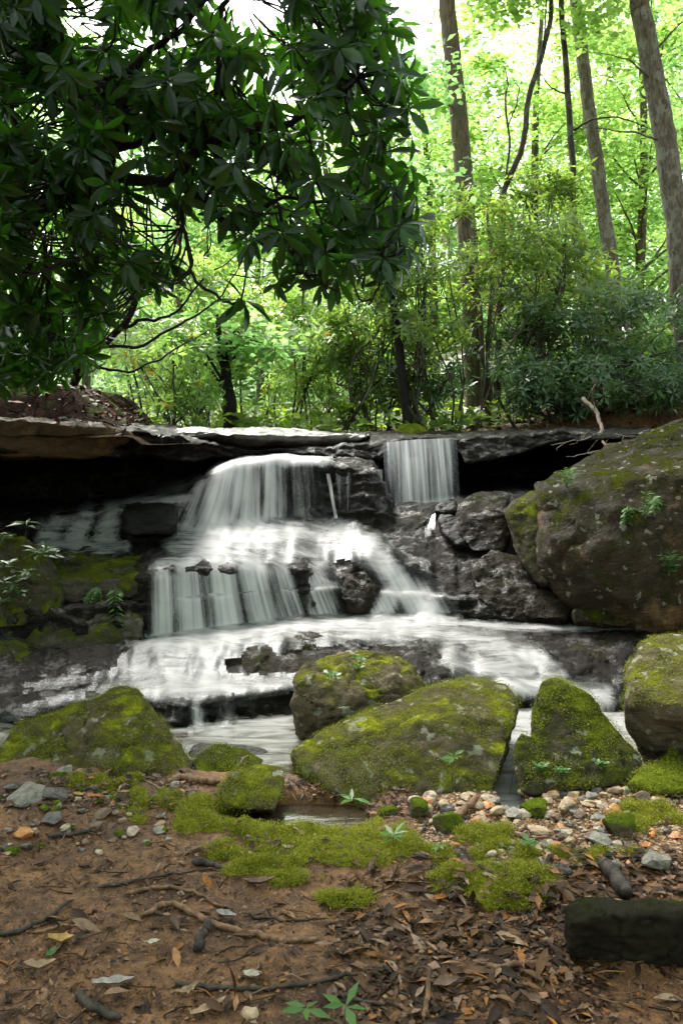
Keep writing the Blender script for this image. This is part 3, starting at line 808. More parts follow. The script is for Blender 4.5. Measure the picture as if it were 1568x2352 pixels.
M['ledge'] = rock_mat("pale_wet_ledge", (.010, .009, .008), (.075, .068, .056), moss=-.35, wet=.5, rough=.35, bumpd=.012, up=.2)
rock("rock_slab", [(440, 1006, 6.3), (520, 1019, 6.5), (570, 1026, 6.62), (640, 1026, 6.72), (760, 1018, 6.8), (872, 1006, 6.95), (850, 996, 7.6), (740, 991, 8.2), (560, 984, 7.8), (470, 984, 7.4), (400, 986, 7.0), (372, 994, 6.2)], .3, M['ledge'],
     "thin pale wet slab lying on the top ledge above the falls", "rock", vox=.016, disp=.06, seed=33, back_drop=6)
M['step'] = rock_mat("mossy_step_rock", (.012, .010, .007), (.07, .055, .035), moss=.10, mossy=(.10, .115, .012), moss_dark=(.012, .016, .004), wet=.5, rough=.5, bumpd=.018, up=.9)
rock("rock_slab", [(70, 1262, 5.4), (200, 1258, 5.45), (330, 1262, 5.4), (352, 1300, 4.9), (346, 1318, 4.76), (260, 1332, 4.72), (130, 1334, 4.72), (100, 1330, 4.75), (130, 1392, 4.72), (340, 1390, 4.70)], .3, M['step'],
     "flat-topped mossy rock step strewn with leaves beside the main cascade", "rock", vox=.016, disp=.03, seed=30)
rock("rock_slab", [(-60, 1402, 4.6), (60, 1396, 4.7), (200, 1390, 4.72), (300, 1398, 4.62), (345, 1420, 4.56), (340, 1482, 4.5), (200, 1492, 4.46), (100, 1496, 4.45), (-60, 1498, 4.45)], .25, M['step'],
     "long rounded rock step with a mossy edge, under the leafy step", "rock", vox=.016, disp=.04, seed=31)
rock("rock_slab", [(-60, 1505, 4.36), (100, 1500, 4.4), (220, 1494, 4.42), (290, 1498, 4.36), (285, 1530, 4.25), (200, 1560, 4.18), (-60, 1572, 4.12)], .25, M['wetrock'],
     "lowest wet black rock step above the dark side channel", "rock", vox=.016, disp=.035, seed=32)

# ------------------------------------------------------------------ rhododendron bank, top of the overhang
def build_bank():
    xs = np.linspace(-9.0, -1.05, 150); ys = np.linspace(5.25, 9.5, 100)
    X, Y = np.meshgrid(xs, ys)
    edge = -1.42 - (Y - 5.4) * .14
    rise = smooth(0, -.62, X - edge)
    Z = 1.30 + (.34 + .03 * (Y - 5.6)) * rise * smooth(5.3, 5.75, Y) + .12 * smooth(-2.5, -5, X)
    Z = Z + (.05 * fbm(np.stack([X * 2.4, Y * 2.4, Z], -1), 4) + .012 * fbm(np.stack([X * 14, Y * 14, Z], -1), 3)) * (.2 + .8 * rise)
    Z = Z - .06 * smooth(0, .1, X - edge)
    k = NT("leaf_mould")
    geo = k.n("NewGeometry")
    pos = geo.outputs["Position"]
    a = k.noise(pos, 22, 6, .7, .4); b = k.noise(pos, 3.5, 4, .6); c = k.noise(pos, 80, 3, .6)
    col = k.ramp(a, [(.36, (.005, .003, .002)), (.5, (.022, .009, .005)), (.68, (.075, .03, .016))])
    col = k.mix(k.sstep(k.math('ADD', b, k.math('MULTIPLY', c, .2)), .60, .72), col, (.05, .07, .012))
    bs = k.n("BsdfPrincipled", {"Base Color": col, "Roughness": .9, "Specular IOR Level": .04, "Normal": k.bump(k.math('ADD', a, c), 1.0, .035)})
    v = np.stack([X, Y, Z], -1).reshape(-1, 3)
    tag(link("hillside", mk_mesh("hillside", v, grid_faces(100, 150), k.surf(bs.outputs[0]))), "brown leaf-covered bank above the overhang", kind="structure")

build_bank()

# ------------------------------------------------------------------ leaves
def leaf_template(kind):
    if kind == 'fine':          # long rhododendron leaf, folded at the midrib and drooping
        st = [(0, .012), (.12, .05), (.38, .135), (.66, .145), (.87, .085), (1, .004)]
        v, f = [], []
        for x, w in st:
            z = .05 * x - .16 * x * x
            v += [(x, w, z + w * .35), (x, 0, z), (x, -w, z + w * .35)]
        for i in range(len(st) - 1):
            a = i * 3
            f += [(a, a + 1, a + 4, a + 3), (a + 1, a + 2, a + 5, a + 4)]
        return np.array(v, float), np.array(f)
    w = {'mid': .15, 'broad': .36, 'round': .42, 'needle': .05}[kind]
    v = [(0, 0, 0), (.5, w, .12 * w), (1, 0, -.10), (.5, -w, .12 * w), (.5, 0, -.02)]
    return np.array(v, float), np.array([(0, 4, 2, 1), (0, 3, 2, 4)])

def leaves(kind, c, d, up, size):
    """one leaf per row: base point c, direction d, rough up vector, length"""
    T, F = leaf_template(kind)
    d = d / (np.linalg.norm(d, axis=1, keepdims=True) + 1e-9)
    y = np.cross(up, d); y /= np.linalg.norm(y, axis=1, keepdims=True) + 1e-9
    z = np.cross(d, y)
    V = c[:, None] + size[:, None, None] * (T[None, :, 0:1] * d[:, None] + T[None, :, 1:2] * y[:, None] + T[None, :, 2:3] * z[:, None])
    n, m = len(c), len(T)
    return V.reshape(-1, 3), (F[None] + (np.arange(n) * m)[:, None, None]).reshape(-1, F.shape[1])

def whorls(kind, c, axis, size, per=(7, 11), el=(-.5, .5), rng=RNG, droop=.12):
    """rosettes of leaves round shoot tips"""
    cnt = rng.integers(per[0], per[1], len(c))
    idx = np.repeat(np.arange(len(c)), cnt)
    n = len(idx)
    ax = axis[idx]
    ax = ax / np.linalg.norm(ax, axis=1, keepdims=True)
    ref = np.where(np.abs(ax[:, 2:3]) > .9, np.array([[1., 0, 0]]), np.array([[0, 0, 1.]]))
    x = np.cross(ax, ref); x /= np.linalg.norm(x, axis=1, keepdims=True)
    y = np.cross(ax, x)
    start = np.concatenate([[0], np.cumsum(cnt)[:-1]])
    k = np.arange(n) - start[idx]
    ph = k / cnt[idx] * 2 * np.pi + rng.normal(0, .25, n) + rng.uniform(0, 6.28, len(c))[idx]
    e = rng.uniform(el[0], el[1], n)
    d = np.cos(e)[:, None] * (np.cos(ph)[:, None] * x + np.sin(ph)[:, None] * y) + np.sin(e)[:, None] * ax
    d[:, 2] -= droop
    s = size[idx] * rng.uniform(.72, 1.12, n)
    return leaves(kind, c[idx] + d * .01, d, ax + rng.normal(0, .25, (n, 3)), s)

def inpoly(u, v, poly):
    poly = np.array(poly, float)
    r = np.zeros(u.shape, bool)
    j = len(poly) - 1
    for i in range(len(poly)):
        xi, yi, xj, yj = poly[i, 0], poly[i, 1], poly[j, 0], poly[j, 1]
        r ^= ((yi > v) != (yj > v)) & (u < (xj - xi) * (v - yi) / (yj - yi + 1e-12) + xi)
        j = i
    return r

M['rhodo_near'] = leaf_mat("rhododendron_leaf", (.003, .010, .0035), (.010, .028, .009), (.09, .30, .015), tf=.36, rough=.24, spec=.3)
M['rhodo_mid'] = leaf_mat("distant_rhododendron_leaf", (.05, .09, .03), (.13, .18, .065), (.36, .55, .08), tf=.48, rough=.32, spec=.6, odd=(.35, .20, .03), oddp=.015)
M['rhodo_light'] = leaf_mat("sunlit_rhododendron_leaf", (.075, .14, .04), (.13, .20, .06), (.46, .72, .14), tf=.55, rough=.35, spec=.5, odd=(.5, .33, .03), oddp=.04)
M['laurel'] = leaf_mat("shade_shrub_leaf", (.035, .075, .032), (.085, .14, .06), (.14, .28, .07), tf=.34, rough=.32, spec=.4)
M['maple'] = leaf_mat("maple_leaf", (.07, .14, .025), (.11, .20, .035), (.50, .76, .18), tf=.68, rough=.5, spec=.3)
M['beech'] = leaf_mat("beech_leaf", (.06, .13, .03), (.10, .18, .04), (.38, .68, .22), tf=.65, rough=.5, spec=.3)
M['farleaf'] = leaf_mat("far_leaf", (.09, .15, .06), (.14, .21, .08), (.62, .86, .46), tf=.65, rough=.6, spec=.2)
M['under'] = leaf_mat("undergrowth_leaf", (.06, .12, .015), (.12, .19, .03), (.45, .68, .06), tf=.5, rough=.4, spec=.4)
M['plant'] = leaf_mat("seedling_leaf", (.05, .12, .025), (.10, .20, .05), (.16, .34, .05), tf=.35, rough=.4, spec=.25)
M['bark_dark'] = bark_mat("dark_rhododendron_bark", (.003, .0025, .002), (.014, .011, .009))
M['bark_grey'] = bark_mat("grey_lichen_bark", (.05, .042, .032), (.16, .135, .105), patch=(.20, .20, .16))
M['bark_brown'] = bark_mat("brown_bark", (.05, .038, .025), (.17, .135, .09), moss=(.08, .085, .05))
M['bark_thin'] = bark_mat("sapling_bark", (.02, .016, .012), (.07, .058, .045), patch=(.12, .13, .10))

def densmap(p, f, thr):
    return fbm(p * f + 11, 3) > thr

def near_rhododendron():
    root = empty("rhododendron_bush", (-2.0, 5.7, 1.6))
    tag(root, "big dark rhododendron arching over the falls from the leaf-covered bank", "rhododendron")
    inv = np.array([-2.0, 5.7, 1.6])
    limbs = [
     ([(170, 880, 5.7), (200, 825, 5.5), (280, 750, 5.2), (320, 675, 4.9), (345, 620, 4.6)], .035, .014),
     ([(-160, 900, 5.6), (-110, 700, 5.0), (50, 515, 4.2), (150, 450, 3.9), (240, 385, 3.7), (252, 340, 3.65), (282, 280, 3.6), (270, 215, 3.55), (215, 195, 3.5), (150, 125, 3.5), (120, 0, 3.45), (100, -160, 3.4)], .048, .020),
     ([(240, 388, 3.7), (320, 412, 3.7), (400, 405, 3.65), (460, 335, 3.6), (560, 305, 3.55), (660, 280, 3.5), (745, 245, 3.45), (820, 180, 3.4)], .032, .010),
     ([(255, 345, 3.65), (330, 325, 3.7), (380, 300, 3.75), (440, 325, 3.8)], .022, .010),
     ([(400, 405, 3.65), (460, 455, 3.6), (510, 500, 3.55), (560, 525, 3.5), (588, 495, 3.5), (650, 465, 3.45), (780, 470, 3.4)], .018, .007),
     ([(240, 200, 3.55), (330, 130, 3.6), (420, 60, 3.6), (520, -60, 3.6)], .020, .010),
     ([(470, 330, 3.6), (500, 200, 3.7), (490, 80, 3.7), (520, 0, 3.7), (540, -140, 3.7)], .018, .010),
     ([(150, 450, 3.9), (60, 330, 4.0), (10, 200, 4.0), (-40, 40, 4.0)], .022, .010),
     ([(420, 470, 3.6), (430, 560, 3.5), (450, 640, 3.4), (505, 690, 3.35), (552, 692, 3.3)], .010, .005),
     ([(640, 470, 3.45), (660, 560, 3.4), (690, 620, 3.35), (740, 660, 3.3)], .009, .004),
     ([(780, 470, 3.4), (840, 540, 3.35), (880, 600, 3.3), (850, 700, 3.25)], .009, .004),
     ([(180, 860, 5.6), (120, 800, 5.2), (60, 740, 4.8), (0, 690, 4.5)], .024, .010),
     ([(280, 750, 5.2), (340, 735, 5.2), (400, 720, 5.1), (470, 640, 5.0)], .014, .006),
     ([(230, 800, 5.5), (330, 790, 5.6), (420, 740, 5.7), (500, 690, 5.8), (560, 600, 5.9)], .014, .005),
     ([(200, 840, 5.6), (300, 850, 5.7), (400, 800, 5.8), (480, 760, 5.9)], .012, .004),
    ]
    mb = MB(); sk = []
    for i, (pts, r0, r1) in enumerate(limbs):
        a = np.array(pts, float)
        c = curve(P(a[:, 0], a[:, 1], a[:, 2]), 46, .02, i)
        mb.tube(c - inv, np.linspace(r0, r1, 46), 8, lump=.06)
        sk.append(c)
    sk = np.concatenate(sk)
    rng = np.random.default_rng(21)
    poly = [(-500, -700), (820, -700), (880, 0), (930, 60), (920, 130), (950, 190), (930, 270), (950, 350), (970, 430), (960, 500), (930, 570), (880, 630), (760, 625), (690, 600), (640, 620),
            (590, 560), (480, 540), (420, 600), (370, 620), (300, 650), (260, 700), (215, 770), (190, 830), (120, 880), (-500, 890)]
    u = rng.uniform(-500, 980, 14000); v = rng.uniform(-700, 880, 14000)
    Y = rng.uniform(3.0, 5.0, 14000)
    Y = np.where(v > 600, rng.uniform(3.7, 5.2, 14000), Y)
    ok = inpoly(u, v, poly)
    p = P(u, v, Y)
    nz = .6 * fbm(np.stack([u / 150, v / 150, Y * .3], -1), 3) + .6 * fbm(np.stack([u / 55, v / 55, Y * .25 + 4], -1), 2)
    holes = [(345, 500, 48), (190, 30, 45), (590, 25, 50), (150, 320, 26), (470, 560, 50), (330, 95, 30), (225, 150, 24), (560, 150, 20)]
    keep = nz > -.075
    for hu, hv, hr in holes:
        keep &= np.hypot(u - hu, v - hv) > hr * (1.7 if hr > 40 else 1.5)
    inside = (u > -60) & (v > -80)
    prob = np.where(inside, np.interp(u + 60 * fbm(np.stack([v / 60, u * 0, u * 0], -1), 3), [680, 960], [1.0, .22]), .30)
    keep &= rng.uniform(size=len(u)) < prob
    for (lu, lv, lY) in [(q[0], q[1], q[2]) for L in limbs[1:4] + limbs[5:6] + limbs[4:5] for q in np.stack(np.broadcast_arrays(*[np.interp(np.linspace(0, len(L[0]) - 1, 24), np.arange(len(L[0])), np.array(L[0], float)[:, j]) for j in range(3)]), -1)]:
        keep &= ~((np.hypot(u - lu, v - lv) < 26) & (Y < lY + .12))
    c = p[ok & keep][:2150]
    # hand-placed tips along the open edge
    tips = [(930, 180, 3.3), (935, 250, 3.3), (945, 310, 3.3), (940, 390, 3.3), (955, 450, 3.25), (960, 500, 3.25), (935, 560, 3.25), (915, 600, 3.25), (880, 640, 3.25), (560, 690, 3.3), (690, 625, 3.35), (735, 655, 3.3), (640, 650, 3.4), (845, 620, 3.3), (850, 560, 3.3), (910, 530, 3.25), (925, 470, 3.25), (900, 420, 3.3), (880, 350, 3.35), (870, 300, 3.3),
            (890, 130, 3.3), (880, 70, 3.3), (905, 210, 3.35), (400, 640, 3.7), (360, 650, 3.9), (440, 620, 3.9), (170, 770, 4.2), (120, 800, 4.3), (60, 790, 4.2), (180, 700, 4.1), (800, 600, 3.3), (770, 640, 3.35), (860, 480, 3.3)]
    t = np.array(tips); c = np.concatenate([c, P(t[:, 0], t[:, 1], t[:, 2])])
    n2 = 260                                      # tips added at the back of the bush to block sun from bank and rocks
    e = np.stack([rng.uniform(-5.0, -1.55, n2), rng.uniform(5.0, 7.2, n2), rng.uniform(2.3, 4.6, n2)], -1)
    e[:, 0] = np.minimum(e[:, 0], -1.55 - (e[:, 1] - 5) * .12)
    c = np.concatenate([c, e])
    # twigs from the nearest limb to each tip
    ax = np.zeros_like(c)
    for i, q in enumerate(c):
        dd = np.linalg.norm(sk - q, axis=1)
        s = sk[np.argmin(dd)]
        g = q - s; L = np.linalg.norm(g)
        ax[i] = g / (L + 1e-6) + np.array([0, -.05, .15])
        if L > .05:
            s2 = q - g / L * min(L, .34)
            m = (s2 + q) / 2 + rng.normal(0, .035, 3) + np.array([0, 0, -.035])
            mb.tube(curve([s2, m, q], 7) - inv, np.linspace(.0055, .003, 7), 5, cap=False)
    vs, fs = mb.arrays()
    link("branches", mk_mesh("branches", vs, fs, M['bark_dark']), root)
    V, F = whorls('fine', c, ax + rng.normal(0, .6, c.shape), rng.uniform(.095, .145, len(c)), (6, 11), (-1.0, .55), rng, .32)
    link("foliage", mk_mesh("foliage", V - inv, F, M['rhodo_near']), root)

near_rhododendron()

def shrub(u, v, Y, w, h, n, mat, label, seed, leaf=.12, stems=6, group="rhododendrons along the stream bank", name="rhododendron_bush", kind='mid', lean=0.0, base_v=None, dep=1.0):
    """bush: base at (u, base_v, Y); crown centre at (u, v); w, h: crown half sizes in metres"""
    rng = np.random.default_rng(seed)
    bx = (u - CU) / FOC * Y
    bz = float(ground_z(bx, Y)) - .03
    base = np.array([bx, Y, bz])
    root = empty(name, base)
    tag(root, label, "shrub", group)
    cz = CAM_H - (v - CV) / FOC * Y - bz
    ce = np.array([lean, 0, cz])
    # clumps of shoots
    nc = max(10, n // 26)
    d = rng.normal(size=(nc, 3)); d /= np.linalg.norm(d, axis=1, keepdims=True)
    rr = rng.uniform(.25, 1, (nc, 1)) ** .5
    cl = ce + d * rr * np.array([w, w * dep, h])
    cl[:, 2] = np.maximum(cl[:, 2], .12)
    k = rng.integers(0, nc, n)
    n = int(n * 1.35); k = rng.integers(0, nc, n)
    tips = cl[k] + rng.normal(0, 1, (n, 3)) * np.array([.17, .17, .13]) * (w / .9) ** .5
    tips[:, 2] = np.maximum(tips[:, 2], .04)
    mb = MB()
    for s in range(stems):
        a = cl[rng.integers(0, nc)]
        b0 = np.array([rng.normal(0, .16), rng.normal(0, .12), 0])
        m1 = b0 * .6 + (a - b0) * .35 + rng.normal(0, .10, 3) + np.array([0, 0, .12])
        m2 = b0 + (a - b0) * .7 + rng.normal(0, .10, 3)
        cc = curve([b0, m1, m2, a], 16, .03, seed + s)
        r = rng.uniform(.010, .022)
        mb.tube(cc, np.linspace(r, r * .3, 16), 6, lump=.05)
        for _ in range(5):
            q = cl[rng.integers(0, nc)]
            i0 = rng.integers(6, 15)
            mb.tube(curve([cc[i0], (cc[i0] + q) / 2 + rng.normal(0, .06, 3), q], 8), np.linspace(r * .4, .003, 8), 4, cap=False)
    vs, fs = mb.arrays()
    link("stems", mk_mesh("stems", vs, fs, M['bark_thin']), root)
    V, F = whorls(kind, tips, (tips - ce) * .6 + np.array([0, 0, .45]) + rng.normal(0, .3, tips.shape), np.full(n, leaf), (5, 8), (-.4, .6), rng)
    link("foliage", mk_mesh("foliage", V, F, mat), root)
    return root

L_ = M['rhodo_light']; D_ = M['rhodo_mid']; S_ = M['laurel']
G1 = "rhododendrons along the stream bank"
SH = [
 (600, 800, 11.0, 1.0, .95, 420, L_, "loose pale-leaved rhododendron in the bright gap behind the ledge", 101, .115, 7),
 (470, 730, 9.8, .85, .9, 330, L_, "thin bright rhododendron beneath the overhanging dark boughs", 102, .115, 7),
 (720, 790, 10.4, .8, .85, 360, L_, "pale rhododendron beside the small leaning tree trunk", 103, .115, 6),
 (820, 740, 9.6, .7, .9, 360, D_, "olive rhododendron just in front of the small leaning trunk", 104, .12, 6),
 (960, 660, 9.3, .6, .95, 280, D_, "tall olive rhododendron before the thick straight trunk", 105, .12, 6),
 (1085, 590, 9.2, .7, .75, 260, D_, "bushy rhododendron hiding the middle of the thick trunk", 106, .12, 6),
 (1210, 580, 9.8, .75, 1.0, 300, D_, "tallest rhododendron, its top beside the forked sapling", 107, .125, 6),
 (1250, 470, 10.2, .45, .7, 160, D_, "high narrow rhododendron shoot above the others", 108, .13, 4),
 (1235, 790, 9.4, .7, .65, 280, S_, "shaded dark rhododendron under the tallest one", 109, .125, 6),
 (1330, 700, 9.9, .7, .7, 210, D_, "rhododendron around the foot of the thin straight sapling", 110, .12, 5),
 (1430, 740, 10.2, .75, .5, 200, S_, "dark glossy rhododendron at the foot of the slim curved trunk", 111, .14, 5),
 (1540, 820, 9.0, .85, .55, 320, S_, "dense blue-green bush on the slope under the grey mottled trunk", 112, .105, 5),
 (1420, 860, 8.9, .75, .42, 270, S_, "low blue-green bush above the bare fallen branch", 113, .10, 5),
 (1290, 880, 9.0, .6, .36, 240, S_, "low dark bush between thick trunk and blue-green bushes", 114, .11, 5),
 (985, 830, 9.6, .55, .6, 170, S_, "shadowy bush between the leaning trunk and the thick trunk", 115, .115, 6),
 (870, 860, 10.0, .6, .45, 220, D_, "low rhododendron behind the mossy stump", 116, .11, 6),
 (380, 820, 8.6, .7, .6, 260, L_, "sparse rhododendron with bare twisted stems near the bank", 117, .11, 8),
 (330, 640, 9.2, .9, 1.0, 320, L_, "backlit rhododendron partly hidden by the dark boughs", 118, .12, 6),
]
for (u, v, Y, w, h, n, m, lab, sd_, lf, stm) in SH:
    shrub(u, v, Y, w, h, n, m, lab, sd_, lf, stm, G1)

# ------------------------------------------------------------------ trees
def cloud(rng, centres, rad, n, flat=.45):
    k = rng.integers(0, len(centres), n)
    d = rng.normal(size=(n, 3)); d /= np.linalg.norm(d, axis=1, keepdims=True)
    d *= (rng.uniform(0, 1, (n, 1)) ** .45)
    return centres[k] + d * rad[k][:, None] * np.array([1, 1, flat])

def tree(path, r0, r1, bark, leafmat, label, seed, crown=None, ncl=40, nleaf=4000, leaf=.11, limbs=10, kind='broad', group="trees on the far bank", name="tree", clr=(.35, .8), twig=(), tilt=1.0):
    """path: (u, v, Y) up the trunk; crown: (zlo, zhi, radius) in metres above the base"""
    rng = np.random.default_rng(seed)
    a = np.array(path, float)
    pts = P(a[:, 0], a[:, 1], a[:, 2])
    pts[0, 2] = float(ground_z(pts[0, 0], pts[0, 1])) - .05
    base = pts[0].copy()
    root = empty(name, base)
    tag(root, label, "tree", group)
    c = curve(pts, 60, .02, seed) - base
    t = np.linspace(0, 1, 60)
    rad = r0 + (r1 - r0) * t + r0 * .45 * np.exp(-t * 26)
    mb = MB()
    mb.tube(c, rad, 14, lump=.035)
    cl, cr = [], []
    if crown:
        z0, z1, R = crown
        zz = c[:, 2]
        for i in range(ncl):
            z = rng.uniform(z0, z1)
            j = int(np.argmin(np.abs(zz - z)))
            o = c[j].copy(); o[2] = z
            an = rng.uniform(0, 6.28)
            f = (.45 + .55 * math.sin(math.pi * min(1, max(0, (z - z0) / (z1 - z0 + 1e-6) * .85 + .12))))
            rr = R * f * rng.uniform(.15, 1) ** .6
            cl.append(o + np.array([math.cos(an) * rr, math.sin(an) * rr, rr * .12 + rng.normal(0, .15)]))
            cr.append(rng.uniform(*clr))
        cl, cr = np.array(cl), np.array(cr)
        for i in range(min(limbs, ncl)):
            q = cl[i]
            z = max(.5, q[2] - np.hypot(*(q[:2])) * .45 - .2)
            j = int(np.argmin(np.abs(zz - min(z, zz[-1]))))
            s = c[j]
            rr = rad[j] * .30
            m = (s + q) / 2 + np.array([0, 0, .12]) + rng.normal(0, .08, 3)
            cc = curve([s, m, q], 14, .03, seed + i)
            mb.tube(cc, np.linspace(rr, .008, 14), 6)
    for tw, ra, rb in twig:
        b = np.array(tw, float)
        cc = curve(P(b[:, 0], b[:, 1], b[:, 2]), 22, .015, seed + 5) - base
        mb.tube(cc, np.linspace(ra, rb, 22), 6)
    vs, fs = mb.arrays()
    link("trunk", mk_mesh("trunk", vs, fs, bark), root)
    if crown:
        p = cloud(rng, cl, cr, nleaf)
        d = rng.normal(size=(nleaf, 3)) * np.array([1, 1, .35])
        up = np.array([0, 0, 1.0]) + rng.normal(0, .45 * tilt, (nleaf, 3))
        V, F = leaves(kind, p, d, up, leaf * rng.uniform(.65, 1.25, nleaf))
        link("crown", mk_mesh("crown", V, F, leafmat), root)
    return root

TB = M['bark_brown']; TG = M['bark_grey']; TS = M['bark_thin']; MA = M['maple']; BE = M['beech']
tree([(1098, 955, 10), (1085, 740, 10), (1068, 480, 10), (1052, 250, 10), (1030, 60, 10), (1018, -150, 10), (1000, -700, 10.2)], .135, .09, TB, MA, "thick straight brown trunk with two thin stems at its foot", 201,
     (5.2, 10.5, 2.6), 40, 6000, .12, 9, twig=[([(1128, 945, 9.9), (1120, 800, 9.9), (1128, 640, 9.9), (1118, 480, 9.9)], .035, .02), ([(1106, 950, 9.8), (1108, 830, 9.8), (1096, 700, 9.8)], .03, .02),
      ([(1058, 270, 9.95), (1030, 240, 9.9), (985, 228, 9.8), (940, 230, 9.7)], .022, .006)])
tree([(1138, 940, 10.2), (1150, 640, 10.2), (1155, 450, 10.2), (1195, 350, 10.2), (1215, 220, 10.2), (1250, 100, 10.2), (1268, -20, 10.2), (1290, -500, 10.4)], .044, .028, TS, MA, "slender forked sapling curving up beside the thick trunk", 202,
     (5, 9, 1.6), 20, 2500, .11, 6, twig=[([(1152, 470, 10.2), (1168, 330, 10.2), (1160, 230, 10.2), (1166, 195, 10.2), (1158, 150, 10.2)], .018, .006), ([(1166, 290, 10.2), (1184, 240, 10.2), (1192, 205, 10.2), (1182, 190, 10.2)], .010, .005)])
tree([(1352, 870, 10.5), (1340, 720, 10.5), (1318, 520, 10.5), (1312, 350, 10.5), (1300, 150, 10.5), (1288, -20, 10.5), (1285, -500, 10.5)], .05, .032, TS, MA, "thin straight dark sapling with bare side twigs", 203,
     (5, 9, 1.6), 20, 2500, .11, 6, twig=[([(1318, 300, 10.5), (1360, 275, 10.4), (1420, 270, 10.3), (1500, 300, 10.2)], .018, .006), ([(1312, 220, 10.5), (1270, 205, 10.5), (1240, 170, 10.4)], .014, .005)])
tree([(1440, 820, 12.5), (1412, 660, 12.5), (1385, 480, 12.5), (1352, 260, 12.5), (1328, 60, 12.5), (1320, -60, 12.5), (1310, -500, 12.6)], .115, .085, TG, BE, "slim curved grey trunk behind the thin sapling", 204,
     (6, 11, 2.4), 30, 4500, .12, 8)
tree([(1590, 900, 9.8), (1566, 650, 9.8), (1545, 450, 9.8), (1512, 240, 9.8), (1475, 40, 9.8), (1462, -60, 9.8), (1440, -600, 9.9)], .155, .10, TG, MA, "grey mottled trunk leaning in at the frame edge", 205,
     (5.2, 10, 2.6), 40, 6000, .12, 9, twig=[([(1500, 190, 9.8), (1460, 150, 9.6), (1420, 130, 9.5), (1360, 120, 9.4)], .014, .004), ([(1530, 330, 9.8), (1480, 310, 9.7), (1420, 300, 9.6), (1330, 290, 9.5)], .016, .005),
      ([(1500, 120, 9.8), (1545, 70, 9.7), (1600, 20, 9.6)], .016, .006)])
tree([(940, 960, 9.2), (925, 860, 9.2), (905, 730, 9.2), (895, 640, 9.2), (880, 500, 9.3), (860, 250, 9.5)], .058, .02, M['bark_dark'], BE, "small leaning tree with a dark broken base", 206, (2.6, 4.6, 1.1), 16, 1500, .10, 6)
tree([(535, 985, 9.4), (525, 920, 9.4), (518, 850, 9.4), (505, 780, 9.45), (500, 720, 9.5)], .10, .02, M['bark_dark'], BE, "short dark trunk standing in the bright gap behind the ledge", 207, (.75, 1.5, .7), 16, 1300, .11, 6)

# leafy trees filling the wood behind
rngT = np.random.default_rng(5)
WOOD = [  # u of trunk, depth, crown z range, radius, leaf material, label
 (1000, 16, (1.5, 6.2), 2.0, MA, "bright maple just behind the thick trunk"),
 (1230, 15, (1.2, 7.0), 2.3, MA, "lime-green maple behind the forked sapling"),
 (1460, 15, (1.0, 8.0), 2.6, MA, "glowing young maple behind the slim curved trunk"),
 (1620, 17, (.6, 8.5), 2.8, BE, "leafy beech at the edge of the frame behind the mottled trunk"),
 (1370, 20, (.6, 11), 3.0, MA, "tall bright maple further up the slope"),
 (1130, 22, (.6, 8.0), 3.0, BE, "pale beech seen between the forked sapling and thick trunk"),
 (880, 19, (.6, 6.0), 2.2, BE, "light beech at the edge of the dark boughs"),
 (1540, 23, (.6, 12.5), 3.6, MA, "tall maple between the slim and mottled trunks, further back"),
 (760, 17, (.6, 6.0), 2.2, MA, "young maple glowing below the dark boughs"),
 (600, 20, (.4, 7.0), 2.8, BE, "hazy beech behind the pale rhododendrons"),
 (420, 18, (.4, 7.5), 2.8, MA, "maple glimpsed through holes in the dark boughs"),
 (200, 20, (.4, 9.0), 3.2, BE, "beech glimpsed behind the dark rhododendron limbs"),
 (0, 19, (.4, 9.0), 3.2, MA, "maple behind the leaf-covered bank"),
]
for i, (u, Y, (z0, z1), R, lm, lab) in enumerate(WOOD):
    x = (u - CU) / FOC * Y
    top = z1 + 1.0
    path = [(u, CV + 0, Y), (u + rngT.normal(0, 15), CV - (top * .5 + 1) / Y * FOC, Y), (u + rngT.normal(0, 30), CV - (top) / Y * FOC, Y)]
    tree(path, .10, .04, TG if i % 2 else TB, lm, lab, 300 + i, (z0, z1, R), 60, 11500, .115, 16, group="trees in the wood behind", clr=(.4, .95), kind='broad')

def far_wood():
    """the mass of leaves beyond, too far to tell tree from tree"""
    rng = np.random.default_rng(9)
    cl, cr = [], []
    for i in range(620):
        Y = rng.uniform(27, 52)
        x = rng.uniform(-1.0, 1.05) * Y * .62
        u = CU + x / Y * FOC
        z = float(ground_z(x, Y)) + rng.uniform(.02, 1) ** (1.6 if i % 3 else 3) * (14 if u > 1250 or u < 820 else 9)
        cl.append((x, Y, z)); cr.append(rng.uniform(1.0, 2.6))
    cl, cr = np.array(cl), np.array(cr)
    n = 60000
    p = cloud(rng, cl, cr, n, .7)
    V, F = leaves('round', p, rng.normal(size=(n, 3)), np.array([0, 0, 1.]) + rng.normal(0, .7, (n, 3)), rng.uniform(.22, .5, n))
    tag(link("far_forest", mk_mesh("far_forest", V, F, M['farleaf'])), "hazy mass of pale green leaves beyond the trees", kind="stuff")

far_wood()

def undergrowth():
    rng = np.random.default_rng(14)
    n = 5200
    y = rng.uniform(8.8, 20, n); u = rng.uniform(-200, 1800, n)
    x = (u - CU) / FOC * y
    keep = (fbm(np.stack([x * .9, y * .9, x * 0], -1), 3) > -.25)
    x, y = x[keep], y[keep]
    z = ground_z(x, y) + rng.uniform(.02, .28, len(x))
    V, F = whorls('broad', np.stack([x, y, z], -1), np.stack([rng.normal(0, .3, len(x)), rng.normal(-.3, .3, len(x)), np.ones(len(x))], -1), rng.uniform(.07, .16, len(x)), (4, 7), (-.2, .7), rng)
    tag(link("undergrowth", mk_mesh("undergrowth", V, F, M['under'])), "low green plants covering the forest floor", kind="stuff")

undergrowth()

